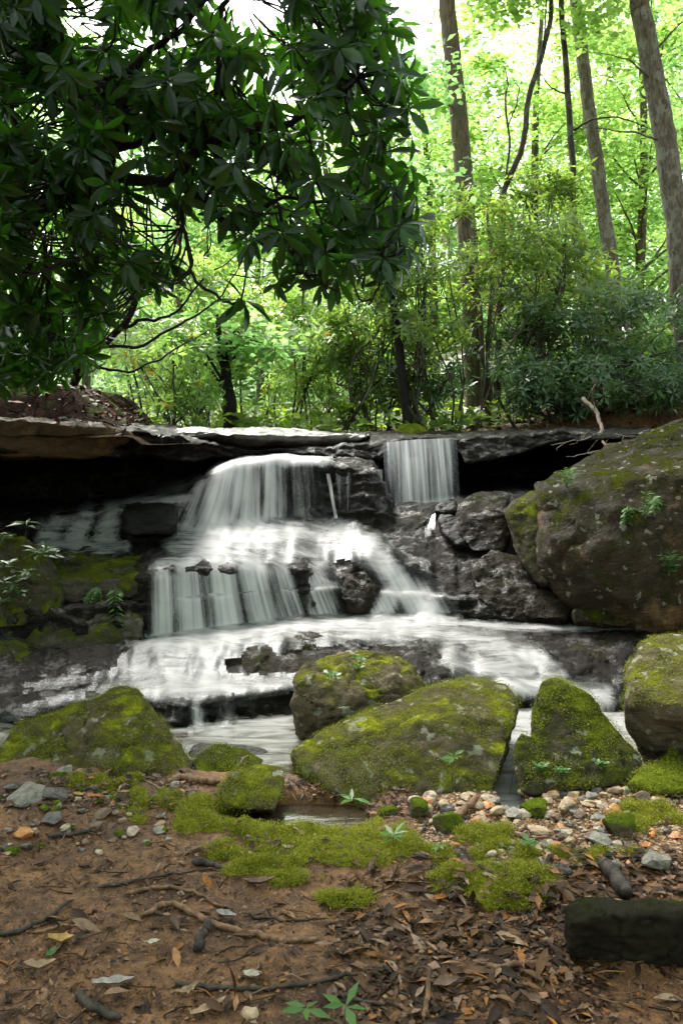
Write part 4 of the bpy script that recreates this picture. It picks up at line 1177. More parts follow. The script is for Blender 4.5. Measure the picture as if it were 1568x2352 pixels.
def canopy():
    """unseen leaf mass added around and over the camera to block frontal sky light"""
    rng = np.random.default_rng(77)
    cl, cr = [], []
    while len(cl) < 330:
        x, y = rng.uniform(-16, 16), rng.uniform(-16, 9)
        r = math.hypot(x, y)
        z = rng.uniform(2.5, 12)
        if y > -1.5 and z < 6.5: continue
        if y > 1.0 and abs(x + .1 * y) < 2.6 + .2 * y: continue          # the gap over the stream
        if r < 2.5: continue
        cl.append((x, y, z)); cr.append(rng.uniform(.9, 1.9))
    cl, cr = np.array(cl), np.array(cr)
    n = 17000
    p = cloud(rng, cl, cr, n, .6)
    V, F = leaves('round', p, rng.normal(size=(n, 3)), np.array([0, 0, 1.]) + rng.normal(0, .6, (n, 3)), rng.uniform(.25, .5, n))
    tag(link("forest_canopy_foliage", mk_mesh("forest_canopy_foliage", V, F, M['beech'])), "unseen leaf canopy added to shade the near bank", kind="stuff")

canopy()

# ------------------------------------------------------------------ the near bank: moss, litter, stones, sticks
def gpts(u, v):
    u, v = np.asarray(u, float), np.asarray(v, float)
    Y = CAM_H * FOC / (v - CV)
    for _ in range(6):
        Y = (CAM_H - ground_z((u - CU) / FOC * Y, Y)) * FOC / (v - CV)
    x = (u - CU) / FOC * Y
    return np.stack([x, Y, ground_z(x, Y)], -1)

M['mosspad'] = rock_mat("moss_cushion", (.02, .018, .008), (.05, .045, .02), moss=1.6, mossy=(.26, .27, .025), moss_dark=(.07, .075, .010), wet=.1, rough=.9, bumpd=.012)
M['tuft'] = leaf_mat("moss_tuft", (.10, .115, .010), (.33, .33, .03), (.33, .35, .03), tf=.3, rough=.7, spec=.15)

PATCH = [  # centre u, v, half sizes, height, threshold
 (468, 1868, 92, 52, .050, -.35), (330, 1850, 110, 42, .014, .02), (700, 1945, 280, 52, .022, -.22), (590, 1975, 150, 40, .012, .0), (860, 1960, 190, 46, .016, -.1), (1160, 2040, 150, 56, .045, -.4),
 (1030, 2015, 60, 16, .010, -.2), (770, 2065, 90, 28, .008, .0), (1110, 1925, 90, 26, .03, -.25), (1490, 1880, 110, 44, .025, -.1), (250, 1800, 120, 30, .012, .05), (1380, 1975, 120, 24, .010, .05),
 (640, 2010, 120, 30, .008, .08), (1300, 1790, 110, 26, .035, -.2), (1200, 1960, 140, 30, .012, .1), (560, 1900, 90, 22, .02, -.1)]

def moss_ground():
    mb = MB(); tc, tn = [], []
    rng = np.random.default_rng(31)
    for i, (u, v, ru, rv, h, thr) in enumerate(PATCH):
        c = gpts([u], [v])[0]
        L, R = gpts([u - ru, u + ru], [v, v])
        N, F = gpts([u, u], [v + rv, v - rv])
        ax, ay = abs(R[0] - L[0]) / 2, abs(F[1] - N[1]) / 2
        n = 70
        g = np.linspace(-1.15, 1.15, n)
        gx, gy = np.meshgrid(g, g)
        x = c[0] + gx * ax; y = (N[1] + F[1]) / 2 + gy * ay
        r = np.hypot(gx, gy) + .42 * fbm(np.stack([x * 5, y * 5, x * 0 + i], -1), 3)
        m = fbm(np.stack([x * 11, y * 11, x * 0 + i * 3], -1), 4)
        H = .42 * h * (1 - smooth(.1, 1.0, r)) + .022 * (m - thr - .06) - .030 * smooth(.75, 1.05, r) + .004 * fbm(np.stack([x * 60, y * 60, x * 0], -1), 2)
        z = ground_z(x, y) + np.maximum(H, -.03)
        keep = (H > .002)
        f = grid_faces(n, n)
        f = f[keep.reshape(-1)[f].any(1)]
        mb.add(np.stack([x, y, z], -1).reshape(-1, 3), f)
        kk = np.flatnonzero((H > -.010 + .018 * rng.uniform(size=H.shape) ** .6).reshape(-1))
        if len(kk):
            q = rng.choice(kk, min(len(kk) * 2, int(120000 * ax * ay) + 60))
            p = np.stack([x, y, z], -1).reshape(-1, 3)[q] + rng.normal(0, .004, (len(q), 3)) * np.array([1, 1, .2])
            tc.append(p)
    v_, f_ = mb.arrays()
    o = link("moss", mk_mesh("moss", v_, f_, M['mosspad']))
    tag(o, "yellow-green moss cushions spreading over the damp soil", kind="stuff")
    c = np.concatenate(tc)
    V, F = whorls('mid', c, np.array([[0, 0, 1.]]) + rng.normal(0, .3, c.shape), rng.uniform(.005, .010, len(c)), (4, 6), (.1, .9), rng, 0)
    tag(link("moss_grass", mk_mesh("moss_grass", V, F, M['tuft'])), "tiny shoots standing up from the moss", kind="stuff")

moss_ground()

M['litter'] = island_mat("leaf_litter", [(.0, (.008, .005, .003)), (.35, (.030, .013, .007)), (.60, (.075, .035, .018)), (.80, (.15, .08, .042)), (.90, (.22, .15, .105)), (.955, (.30, .11, .02)), (1, (.06, .04, .028))], .5, .12)

def litter():
    rng = np.random.default_rng(41)
    us, vs, sz = [], [], []
    def area(n, u0, u1, v0, v1, s0, s1, f=.006, thr=-.2):
        u = rng.uniform(u0, u1, n)
        # even over the ground rather than the picture
        k0, k1 = 1 / (v1 - CV), 1 / (v0 - CV)
        t = rng.uniform(0, 1, n)
        v = CV + 1 / (k0 + (k1 - k0) * t ** 1.0)
        k = fbm(np.stack([u * f, v * f * 2, u * 0 + n], -1), 3) > thr
        us.append(u[k]); vs.append(v[k]); sz.append(rng.uniform(s0, s1, k.sum()))
    area(14000, -600, 2300, 1800, 2380, .005, .015, thr=-.5)
    area(1700, -600, 2300, 1850, 2380, .014, .028, thr=.05)
    area(1500, 760, 1400, 2100, 2380, .012, .034, thr=-.15)
    area(900, 1000, 1350, 2020, 2250, .02, .045, thr=-.2)
    area(300, -50, 760, 2080, 2380, .014, .035, thr=.1)
    area(1500, 560, 1010, 1790, 1875, .007, .026, thr=-.6)
    area(500, 1250, 1650, 1960, 2080, .02, .045, thr=-.2)
    area(900, -50, 450, 1770, 1860, .012, .035, thr=-.2)
    u, v, s = map(np.concatenate, (us, vs, sz))
    p = gpts(u, v)
    n = len(p)
    p[:, 2] += rng.uniform(.001, .008, n)
    d = rng.normal(size=(n, 3)) * np.array([1, 1, .10])
    up = np.array([0, 0, 1.]) + rng.normal(0, .2, (n, 3))
    wet = (p[:, 2] < -.045) & (p[:, 1] > 2.55)
    s[wet] *= .01
    k = rng.uniform(size=n) < .55
    for (mu, mv, ru, rv, h, thr) in PATCH:        # some scraps lie on the moss
        kk = (np.hypot((u - mu) / ru, (v - mv) / rv) < 1.05) & (rng.uniform(size=n) < .28)
        p[kk, 2] += .42 * h + .010
    V1, F1 = leaves('broad', p[k], d[k], up[k], s[k])
    V2, F2 = leaves('mid', p[~k], d[~k], up[~k], s[~k] * 1.5)
    mb = MB()
    mb.add(V1, F1); mb.add(V2, F2)
    nb = 330                                      # whole leaves
    ub = np.where(rng.uniform(size=nb) < .6, rng.uniform(820, 1330, nb), rng.uniform(-40, 1600, nb)); vb = CV + 1 / rng.uniform(1 / 1380, 1 / 960, nb)
    pb = gpts(ub, vb); pb[:, 2] += rng.uniform(.004, .012, nb)
    VB, FB = leaves('fine', pb, rng.normal(size=(nb, 3)) * np.array([1, 1, .12]), np.array([0, 0, 1.]) + rng.normal(0, .3, (nb, 3)), rng.uniform(.03, .085, nb))
    mb.add(VB, FB)
    for i in range(420):
        q = gpts(rng.uniform(-60, 1640, 1), CV + 1 / rng.uniform(1 / 1380, 1 / 830, 1))[0]
        a = rng.uniform(0, 6.28); L = rng.uniform(.02, .11)
        w = np.array([math.cos(a), math.sin(a) * .8, 0]) * L / 2
        b = np.array([-w[1], w[0], 0]) * rng.normal(0, .25)
        r = rng.uniform(.0008, .0022)
        z = np.array([0, 0, r + .003])
        mb.tube([q - w + z, q + b + z * 1.6, q + w + z], [r, r, r * .6], 5)
    v_, f_ = mb.arrays()
    tag(link("leaf_litter", mk_mesh("leaf_litter", v_, f_, M['litter'])), "brown leaf scraps, needles and twig bits over the soil", kind="stuff")
    # dead leaves on the bank above the overhang and on the forest floor
    n = 9000
    x = rng.uniform(-3.6, 5.5, n); y = rng.uniform(5.35, 10.5, n)
    onb = (x < -1.45 - (y - 5.4) * .14) & (y < 8.5)
    fl = (y > 8.5) & (x > -1)
    z = np.where(onb, 1.32 + .35 * smooth(0, -.62, x - (-1.42 - (y - 5.4) * .14)) * smooth(5.3, 5.75, y), ground_z(x, y))
    kk = onb | fl
    p = np.stack([x, y, z + rng.uniform(.0, .05, n)], -1)[kk]
    V, F = leaves('mid', p, rng.normal(size=p.shape) * np.array([1, 1, .35]), np.array([0, 0, 1.]) + rng.normal(0, .4, p.shape), rng.uniform(.05, .12, len(p)))
    M['bankleaf'] = island_mat('bank_leaf', [(0, (.02, .008, .005)), (.5, (.05, .018, .010)), (.85, (.11, .04, .022)), (1, (.24, .085, .025))], .6, .15)
    tag(link("fallen_leaves", mk_mesh("fallen_leaves", V, F, M['bankleaf'])), "dead rhododendron leaves strewn on the banks", kind="stuff")

litter()

def stone_mat(name, a, b, rough=.6):
    k = NT(name)
    tc = k.n("TexCoord").outputs["Object"]
    pos = k.n("NewGeometry").outputs["Position"]
    n1 = k.noise(pos, 40, 6, .65, .3); n2 = k.noise(pos, 160, 3, .6)
    col = k.ramp(n1, [(.35, a), (.65, b)])
    col = k.mix(k.math('MULTIPLY', k.sstep(n2, .55, .75), .5), col, tuple(c * .4 for c in a))
    bs = k.n("BsdfPrincipled", {"Base Color": col, "Roughness": rough, "Specular IOR Level": .4, "Normal": k.bump(k.math('ADD', n1, n2), .6, .004)})
    return k.surf(bs.outputs[0])

STONE = {
 'tan': stone_mat("tan_stone", (.20, .13, .07), (.38, .28, .18)), 'orange': stone_mat("orange_stone", (.28, .09, .02), (.45, .20, .06), .45),
 'grey': stone_mat("grey_stone", (.085, .078, .062), (.21, .19, .155)), 'brown': stone_mat("brown_stone", (.06, .035, .02), (.16, .095, .055), .5),
 'pale': stone_mat("pale_stone", (.24, .18, .125), (.42, .34, .26)), 'dark': stone_mat("dark_stone", (.02, .018, .016), (.07, .06, .05), .4),
 'mossy': rock_mat("mossy_stone", (.04, .03, .018), (.14, .11, .07), moss=.65, mossy=(.13, .17, .014), moss_dark=(.03, .045, .006), wet=.2)}

def stone_mesh(name, mat, seed, sub=3, flat=.6, rough=.22):
    bm = bmesh.new()
    bmesh.ops.create_icosphere(bm, subdivisions=sub, radius=1)
    v = np.array([x.co[:] for x in bm.verts])
    rng = np.random.default_rng(seed)
    # planar cuts give broken faces
    for _ in range(11):
        n = rng.normal(size=3); n /= np.linalg.norm(n)
        h = rng.uniform(.48, .80)
        d = v @ n - h
        v = v - np.maximum(d, 0)[:, None] * n
    v = v + v / np.linalg.norm(v, axis=1, keepdims=True) * (rough * .5 * fbm(v * 1.6 + seed * 3, 3))[:, None]
    v = v * np.array([1, rng.uniform(.65, .95), flat * rng.uniform(.8, 1.15)])
    for x, c in zip(bm.verts, v):
        x.co = c
    me = bpy.data.meshes.new(name)
    bm.to_mesh(me); bm.free()
    me.materials.append(mat)
    return me

PROTO = {}
def stone(u, v, w, kind, label, group=None, shape=None, flat=.6, rz=None, name="stone", sink=.42, cat="stone"):
    """w: width in photo units"""
    shape = random.randrange(5) if shape is None else shape
    key = (kind, shape, flat)
    if key not in PROTO:
        PROTO[key] = stone_mesh("stone", STONE[kind], shape * 7 + len(kind), 3, flat)
    p = gpts([u], [v])[0]
    s = w / FOC * p[1] / 2
    o = link(name, PROTO[key], loc=p + np.array([0, 0, s * flat * (.85 - sink)]))
    o.scale = (s, s, s)
    o.rotation_euler = (random.uniform(-.18, .18), random.uniform(-.18, .18), random.uniform(0, 6.28) if rz is None else rz)
    tag(o, label, cat, group)
    return o

BIG = [
 (1306, 1862, 70, 'tan', "rounded tan stone, the largest in the gravel below the wedge boulder"), (1180, 1880, 56, 'grey', "angular pale grey stone in the middle of the gravel"),
 (1230, 1870, 84, 'mossy', "moss-topped stone next to the rounded tan stone"), (1238, 1916, 60, 'tan', "flat tan stone in front of the moss-topped stone"),
 (1425, 1910, 100, 'mossy', "round cushion-like stone fully covered in bright moss"), (1380, 1938, 60, 'grey', "tilted pale grey stone beside the moss cushion stone"),
 (1355, 1922, 46, 'brown', "brown stone between the flat tan stone and moss cushion stone"), (1440, 1950, 40, 'brown', "round brown stone just under the moss cushion stone"),
 (1285, 1925, 34, 'brown', "small reddish-brown stone by the end of the lying stick"), (1510, 1985, 90, 'grey', "broad grey speckled stone above the black block"),
 (1275, 1947, 34, 'orange', "orange-yellow stone beside the thin crossing twig"), (1262, 1972, 36, 'tan', "ochre stone standing under the thin crossing twig"),
 (1025, 1905, 86, 'mossy', "dark moss-covered stone at the foot of the thick brown stick"), (885, 1872, 60, 'mossy', "pointed half-mossy stone near the puddle edge"),
 (960, 1868, 72, 'mossy', "rounded bright mossy stone behind the dark moss-covered one"), (1290, 2000, 60, 'dark', "flat black wet stone under the twig"),
 (1200, 1842, 40, 'orange', "rusty orange stone among pale gravel at the channel mouth"), (1160, 1850, 46, 'orange', "orange and tan split stone in the pale gravel"),
 (1262, 1825, 26, 'orange', "upright orange stone below the wedge boulder"), (1105, 1873, 30, 'orange', "bright orange rounded pebble beside the thick stick"),
 (1240, 1810, 100, 'grey', "flat grey rock slab at the foot of the wedge boulder"), (1335, 1808, 34, 'pale', "pale squarish stone near the flat-topped mossy boulder"),
 (1398, 1825, 34, 'tan', "tan stone beneath the flat-topped mossy boulder"), (1470, 1840, 50, 'brown', "dark brown stone on the gravel edge"), (1505, 1830, 46, 'tan', "reddish tan stone beside the dark brown one"),
 (1025, 1865, 40, 'dark', "dark stone behind the thick brown stick"), (990, 1842, 34, 'pale', "pinkish pale stone at the base of the largest boulder"), (1095, 1855, 40, 'tan', "tan stone by the base of the largest boulder"),
 (60, 1830, 110, 'grey', "long flat grey stone on the leafy bank"), (120, 1828, 90, 'dark', "dark flat stone touching the long grey one"), (30, 1815, 50, 'dark', "dark stone at the foot of the pyramid-shaped boulder"),
 (55, 1920, 50, 'orange', "rusty orange stone among leaf litter"), (125, 1890, 56, 'dark', "dark wet stone surrounded by small mossy pebbles"), (238, 1870, 56, 'brown', "reddish-brown flat stone on the mossy bank"),
 (220, 1906, 44, 'brown', "brown stone on the edge of the moss"), (305, 1912, 36, 'pale', "pale oval stone at the moss edge"), (370, 1910, 44, 'grey', "flat grey stone beside the moss mound"),
 (33, 1960, 44, 'mossy', "small moss-coated stone near the frame edge"), (66, 1948, 40, 'dark', "black stone beside the moss-coated one"), (195, 1940, 30, 'brown', "small brown stone under the moss"),
 (140, 1785, 60, 'mossy', "flat mossy stone against the pyramid-shaped boulder"), (150, 1775, 44, 'grey', "grey stone chip against the pyramid-shaped boulder"), (610, 1868, 60, 'grey', "flat wet grey stone islet in the brown puddle"),
 (570, 2335, 52, 'tan', "lumpy ochre stone at the bottom edge"), (1410, 1800, 0, 'tan', ""), (1550, 1925, 40, 'orange', "orange stone at the frame edge beyond the moss cushion stone")]
for b in BIG:
    if b[2]:
        stone(b[0], b[1], b[2], b[3], b[4], flat=.35 if 'flat' in b[4] else .62)

def furry(o, dens, mat, thr, seed):
    """moss with real depth on a boulder: tiny shoots as its child"""
    rng = np.random.default_rng(seed)
    me = o.data
    n = len(me.vertices)
    co = np.empty(n * 3, np.float32); me.vertices.foreach_get("co", co); co = co.reshape(-1, 3).astype(float)
    no = np.empty(n * 3, np.float32); me.vertices.foreach_get("normal", no); no = no.reshape(-1, 3).astype(float)
    w = co + np.array(o.location)
    m = .55 * no[:, 2] + .9 * fbm(w * 5.5 + seed, 5, .6)
    kk = np.flatnonzero((m > thr) & (no[:, 1] < .5))
    if not len(kk): return
    q = rng.choice(kk, int(len(kk) * dens))
    c = co[q] + rng.normal(0, .005, (len(q), 3)) + no[q] * .001
    V, F = whorls('mid', c, no[q] + rng.normal(0, .3, (len(q), 3)) + np.array([0, 0, .2]), rng.uniform(.005, .0105, len(q)), (4, 6), (.1, .9), rng, 0)
    link("moss", mk_mesh("moss", V, F, mat), o)

M['tuftdark'] = leaf_mat("boulder_moss_shoot", (.10, .115, .009), (.22, .245, .018), (.22, .24, .02), tf=.25, rough=.7, spec=.1)
for o in list(COL.objects):
    if o.get("category") == "boulder" and o.location.y < 3.75 and "moss" in o.data.materials[0].name:
        furry(o, .9, M['tuftdark'], .24 if o.data.materials[0].name == "mossy_boulder" else (-.3 if "bright" in o.data.materials[0].name else .46), len(o.data.vertices) % 97)

def gravel():
    rng = np.random.default_rng(55)
    W = {'tan': .34, 'pale': .2, 'orange': .14, 'grey': .16, 'brown': .12, 'dark': .04}
    ks = list(W); pr = np.array(list(W.values())); pr /= pr.sum()
    for i in range(210):
        while True:
            u, v = rng.uniform(950, 1560), rng.uniform(1795, 1990)
            if v > 1800 + max(0, 1180 - u) * .16 and v < 1990 - max(0, 1200 - u) * .25: break
        k = ks[rng.choice(len(ks), p=pr)]
        stone(u, v, rng.uniform(15, 44) * (1.1 if v < 1890 else .8), k, f"small {k} stone of the gravel patch below the wedge boulder", "loose stones in the gravel patch", flat=.55)
    for i in range(80):
        u, v = rng.uniform(-30, 440), rng.uniform(1800, 1965)
        k = ['mossy', 'tan', 'grey', 'brown', 'dark', 'pale'][rng.choice(6, p=[.3, .15, .2, .2, .1, .05])]
        stone(u, v, rng.uniform(14, 34), k, f"small {k} stone on the leafy bank before the pyramid-shaped boulder", "loose stones on the leafy bank", flat=.5)
    # grit too fine to count
    n = 5200
    u = rng.uniform(950, 1640, n); v = rng.uniform(1800, 1990, n)
    k = (v > 1800 + np.maximum(0, 1180 - u) * .16) & (v < 1990 - np.maximum(0, 1200 - u) * .25)
    p = gpts(u[k], v[k]); n = len(p)
    bm = bmesh.new(); bmesh.ops.create_icosphere(bm, subdivisions=1, radius=1)
    T = np.array([x.co[:] for x in bm.verts]); F = np.array([[q.index for q in f.verts] for f in bm.faces]); bm.free()
    s = rng.uniform(.002, .009, (n, 1, 1))
    V = p[:, None] + T[None] * s * rng.uniform(.6, 1.3, (n, len(T), 3)) * np.array([1, 1, .6])
    m = island_mat("grit", [(0, (.12, .07, .035)), (.4, (.28, .18, .10)), (.7, (.36, .26, .17)), (.88, (.42, .20, .06)), (1, (.3, .28, .25))], .6, .4)
    tag(link("gravel", mk_mesh("gravel", V.reshape(-1, 3), (F[None] + (np.arange(n) * len(T))[:, None, None]).reshape(-1, 3), m)), "fine tan grit between the stones", kind="stuff")

gravel()

M['stick'] = bark_mat("stick_bark", (.06, .03, .016), (.22, .12, .065), rough=.6)
M['stickdark'] = bark_mat("rotten_stick_bark", (.012, .009, .007), (.05, .036, .026), rough=.6)
M['stickpale'] = bark_mat("pale_twig_bark", (.10, .07, .05), (.24, .18, .13), rough=.6)

def stick(pts, r0, r1, mat, label, name="stick", lift=.004, forks=(), wob=.004, seed=0, cat="stick"):
    def path(q):
        q = np.array(q, float)
        p = gpts(q[:, 0], q[:, 1])
        p[:, 2] += lift + (q[:, 2] if q.shape[1] > 2 else 0)
        return p
    p = path(pts)
    n = max(18, len(p) * 9)
    mb = MB()
    c = curve(p, n, wob * 1.6, seed)
    c[:, 2] = np.maximum(c[:, 2], ground_z(c[:, 0], c[:, 1]) + r0 * .5)
    mb.tube(c + np.array([0, 0, r0 * .3]), 1.05 * np.linspace(r0, r1, n) * np.minimum(1, .45 + np.minimum(np.arange(n), np.arange(n)[::-1]) * .18) * (1 + .06 * fbm(np.stack([np.arange(n) * .6, np.full(n, seed), np.zeros(n)], -1), 2)), 8, lump=.07)
    for fk in forks:
        c = curve(path(fk), 14, wob, seed + 3)
        mb.tube(c, np.linspace(r1 * .9, r1 * .4, 14), 6)
    v, f = mb.arrays()
    tag(placed(name, v, f, mat), label, cat)

SB, SD, SP = M['stick'], M['stickdark'], M['stickpale']
STICKS = [
 ([(325, 2107), (390, 2082), (430, 2097), (480, 2122), (560, 2152), (650, 2165), (725, 2162)], .0075, .0085, SB, "long wavy smooth brown stick, thickest in the middle of the soil", []),
 ([(285, 2060), (330, 2048), (380, 2042), (450, 2055), (500, 2082), (535, 2090)], .006, .003, SB, "arched brown root just above the long wavy stick", []),
 ([(225, 2040), (260, 2036), (350, 2020), (480, 2000)], .005, .0025, SD, "straight thin dark stick leading to the moss", [[(240, 2036), (232, 2050), (236, 2068)]]),
 ([(400, 2260), (440, 2270), (520, 2273), (650, 2272), (760, 2256), (829, 2242)], .006, .004, SD, "long nearly straight dark stick close to the camera", []),
 ([(-20, 2152), (60, 2137), (115, 2112), (140, 2090), (168, 2070)], .007, .004, SD, "dark forked branch at the frame edge", [[(110, 2115), (140, 2116), (160, 2114)]]),
 ([(80, 2146), (130, 2132), (170, 2130), (197, 2142)], .004, .003, SB, "small curved twig beside the dark forked branch", []),
 ([(570, 2102), (600, 2113), (650, 2118), (750, 2116)], .004, .003, SD, "thin bent twig above the end of the long wavy stick", []),
 ([(452, 2190, 0), (465, 2176, .02), (482, 2158, .05)], .013, .010, SD, "short thick rotten stub standing in the soil", []),
 ([(1112, 2227), (1160, 2224), (1210, 2217), (1296, 2203)], .007, .005, SB, "brown stick running to the corner of the black block", []),
 ([(1044, 1890, 0), (1070, 1868, .01), (1100, 1842, .02)], .012, .009, SB, "thick reddish-brown stick lying on the gravel", []),
 ([(1074, 1895), (1110, 1900), (1134, 1903), (1179, 1924)], .007, .005, SP, "pale broken stick across the moss below the gravel", []),
 ([(1175, 1922), (1220, 1928), (1280, 1931)], .005, .004, SB, "brown stick in line with the pale broken one", []),
 ([(1110, 1938), (1160, 1936), (1214, 1942), (1284, 1962), (1359, 1968)], .0028, .002, SD, "thin black twig crossing the gravel edge", []),
 ([(1250, 1998), (1310, 1997), (1384, 1987), (1449, 1972), (1490, 1962)], .0042, .002, SD, "dark forked twig above the short log", [[(1384, 1987), (1372, 1970), (1360, 1962)]]),
 ([(831, 2227), (850, 2250), (904, 2277), (969, 2312)], .003, .002, SD, "thin dark twig slanting through wet leaves", []),
 ([(770, 2285), (820, 2300), (884, 2312)], .005, .004, SD, "dark stick under the slanting twig at the bottom", []),
 ([(974, 2350, 0), (980, 2320, .02), (987, 2280, .05)], .006, .005, SB, "short upright brown peg near the bottom edge", []),
 ([(175, 2292), (210, 2318), (275, 2345)], .011, .008, SD, "blackened stick sunk in soil at the bottom edge", []),
 ([(110, 2348, 0), (104, 2330, .02), (102, 2312, .04)], .009, .005, SB, "brown splinter sticking up at the bottom edge", []),
 ([(320, 1787), (365, 1812), (420, 1830), (452, 1843)], .0028, .0016, SP, "thin pale twig lying against the pyramid-shaped boulder", []),
 ([(385, 1800), (420, 1792), (460, 1798), (505, 1803)], .014, .011, SB, "thick gnarled root beside the squarish mossy boulder", []),
 ([(530, 1792, .0), (562, 1780, .06), (600, 1772, .10), (655, 1768, .14)], .003, .0015, SP, "bare white twig propped beside the squarish boulder", [[(562, 1780, .06), (590, 1772, .05), (625, 1768, .06)]]),
 ([(700, 1990), (745, 1965), (775, 1958)], .004, .003, SD, "short dark stick half sunk in moss", []),
 ([(440, 1987), (480, 1990), (512, 2003)], .012, .006, SD, "piece of black rotten wood at the moss edge", []),
 ([(960, 1925), (970, 1908), (978, 1892)], .005, .004, SD, "short black stick leaning by the dark mossy stone", []),
 ([(900, 1975), (980, 1972), (1050, 1975)], .0028, .002, SD, "fine dark twig between two moss patches", []),
 ([(840, 2062), (900, 2035), (960, 2010)], .003, .002, SB, "fine straight twig on bare tan soil", []),
 ([(110, 1925), (160, 1921), (215, 1912)], .007, .005, SD, "dark stick among the stones of the leafy bank", [])]
for i, (p, r0, r1, m, lab, fk) in enumerate(STICKS):
    stick(p, r0, r1, m, lab, forks=fk, seed=i)
stick([(1381, 1992, .0), (1409, 2027, .004), (1440, 2075, .006)], .020, .024, M['stickdark'], "short thick dark log pointing at the black block", name="log", lift=.015, seed=70, cat="log")

# ------------------------------------------------------------------ single fallen leaves
LEAFC = {'tan': (.32, .20, .11), 'yellow': (.42, .24, .06), 'orange': (.45, .14, .02), 'grey': (.30, .26, .24), 'brown': (.13, .06, .03), 'green': (.09, .18, .05), 'pale': (.48, .42, .33)}
LM = {}
for kx, c in LEAFC.items():
    k = NT(kx + "_fallen_leaf")
    n = k.noise(k.n("NewGeometry").outputs["Position"], 90, 4, .6)
    col = k.ramp(n, [(.35, tuple(x * .55 for x in c)), (.65, c)])
    LM[kx] = k.surf(k.n("BsdfPrincipled", {"Base Color": col, "Roughness": .45, "Specular IOR Level": .5}).outputs[0])

def leaf_mesh(name, L, w, mat, curl, seed):
    rng = np.random.default_rng(seed)
    t = np.linspace(0, 1, 9)
    hw = w * np.sin(np.pi * np.clip(t * .96 + .02, 0, 1)) ** .8 * (1 - .25 * t)
    v = []
    for i, (a, h) in enumerate(zip(t, hw)):
        z = curl * (4 * (a - .5) ** 2) * L * .3
        for s in (-1, -.5, 0, .5, 1):
            v.append(((a - .5) * L, s * h * (1 + .12 * rng.normal()), z + abs(s) ** 1.6 * h * (.5 + .5 * curl) + .0015 * rng.normal()))
    return mk_mesh(name, np.array(v), grid_faces(9, 5), mat)

FALL = [
 (830, 1930, 34, 'yellow', 20, "yellow-tan curled leaf on the moss below the puddle"), (1162, 2008, 60, 'pale', -12, "large pale dry leaf at the top of the moss mound"), (116, 2203, 34, 'green', 75, "fresh green leaf lying on dark soil"),
 (262, 2266, 84, 'grey', 14, "long silvery curled leaf at the lower soil"), (598, 2036, 74, 'brown', 10, "long brown folded leaf beyond the arched root"), (140, 2172, 52, 'yellow', 0, "tan leaf beside the fresh green leaf"),
 (220, 1838, 36, 'orange', 10, "bright orange leaf on the stony bank"), (180, 1832, 24, 'yellow', 0, "small yellow leaf beside the orange one"), (545, 1905, 26, 'tan', 50, "tan leaf tip standing in moss"),
 (1170, 2170, 60, 'tan', -35, "orange-tan leaf below the moss mound"), (1205, 2065, 60, 'brown', -25, "dark brown curled leaf tucked under the moss mound"), (1045, 2160, 36, 'brown', 15, "rusty leaf on tan soil"),
 (1025, 2268, 60, 'brown', 25, "brown curled leaf near the bottom centre among wet leaves"), (520, 2112, 44, 'grey', -20, "grey torn leaf touching the long wavy stick"), (580, 2252, 40, 'pale', -10, "whitish leaf just over the long straight dark stick"),
 (480, 2355 - 30, 80, 'tan', 35, "tan splintered leaf at the bottom edge"), (760, 2300, 50, 'brown', 80, "dark crumpled leaf at the end of the long straight stick"), (430, 2290, 46, 'tan', 30, "tan leaf under the long straight dark stick"),
 (1480, 1950, 36, 'orange', 40, "orange leaf beside the moss cushion stone"), (1230, 2310, 70, 'brown', -25, "long brown leaf near the black block"), (660, 1955, 24, 'pale', 0, "white leaf scrap on the moss"), (720, 1945, 26, 'pale', 30, "pale leaf on moss beside the short sunk stick"),
 (350, 2175, 30, 'pale', 20, "little pale leaf on soil below the arched root"), (90, 2235, 60, 'tan', 20, "broad tan leaf on dark soil near the frame edge")]
for i, (u, v, w, cname, ang, lab) in enumerate(FALL):
    p = gpts([u], [v])[0]
    L = w / FOC * p[1] * 1.15
    o = link("fallen_leaf", leaf_mesh("fallen_leaf", L, L * (.16 if w > 65 else .26), LM[cname], .35 + .3 * (i % 3), i), loc=p + np.array([0, 0, .008]))
    o.rotation_euler = (random.uniform(-.15, .15), random.uniform(-.1, .1), math.radians(ang))
    tag(o, lab, "fallen leaf")

# ------------------------------------------------------------------ plants on rocks and soil
DG = bpy.context.evaluated_depsgraph_get()
def hit(u, v):
    d = Vector((P(u, v, 1.0) - np.array([0, 0, CAM_H])).tolist()).normalized()
    o = Vector((0, 0, CAM_H))
    for _ in range(12):
        r = SC.ray_cast(DG, o, d)
        if not r[0]: return None
        if not r[4].name.startswith(("moss_grass", "stream", "waterfall", "leaf_litter", "foliage")): return np.array(r[1]), np.array(r[2])
        o = r[1] + d * .004
    return None

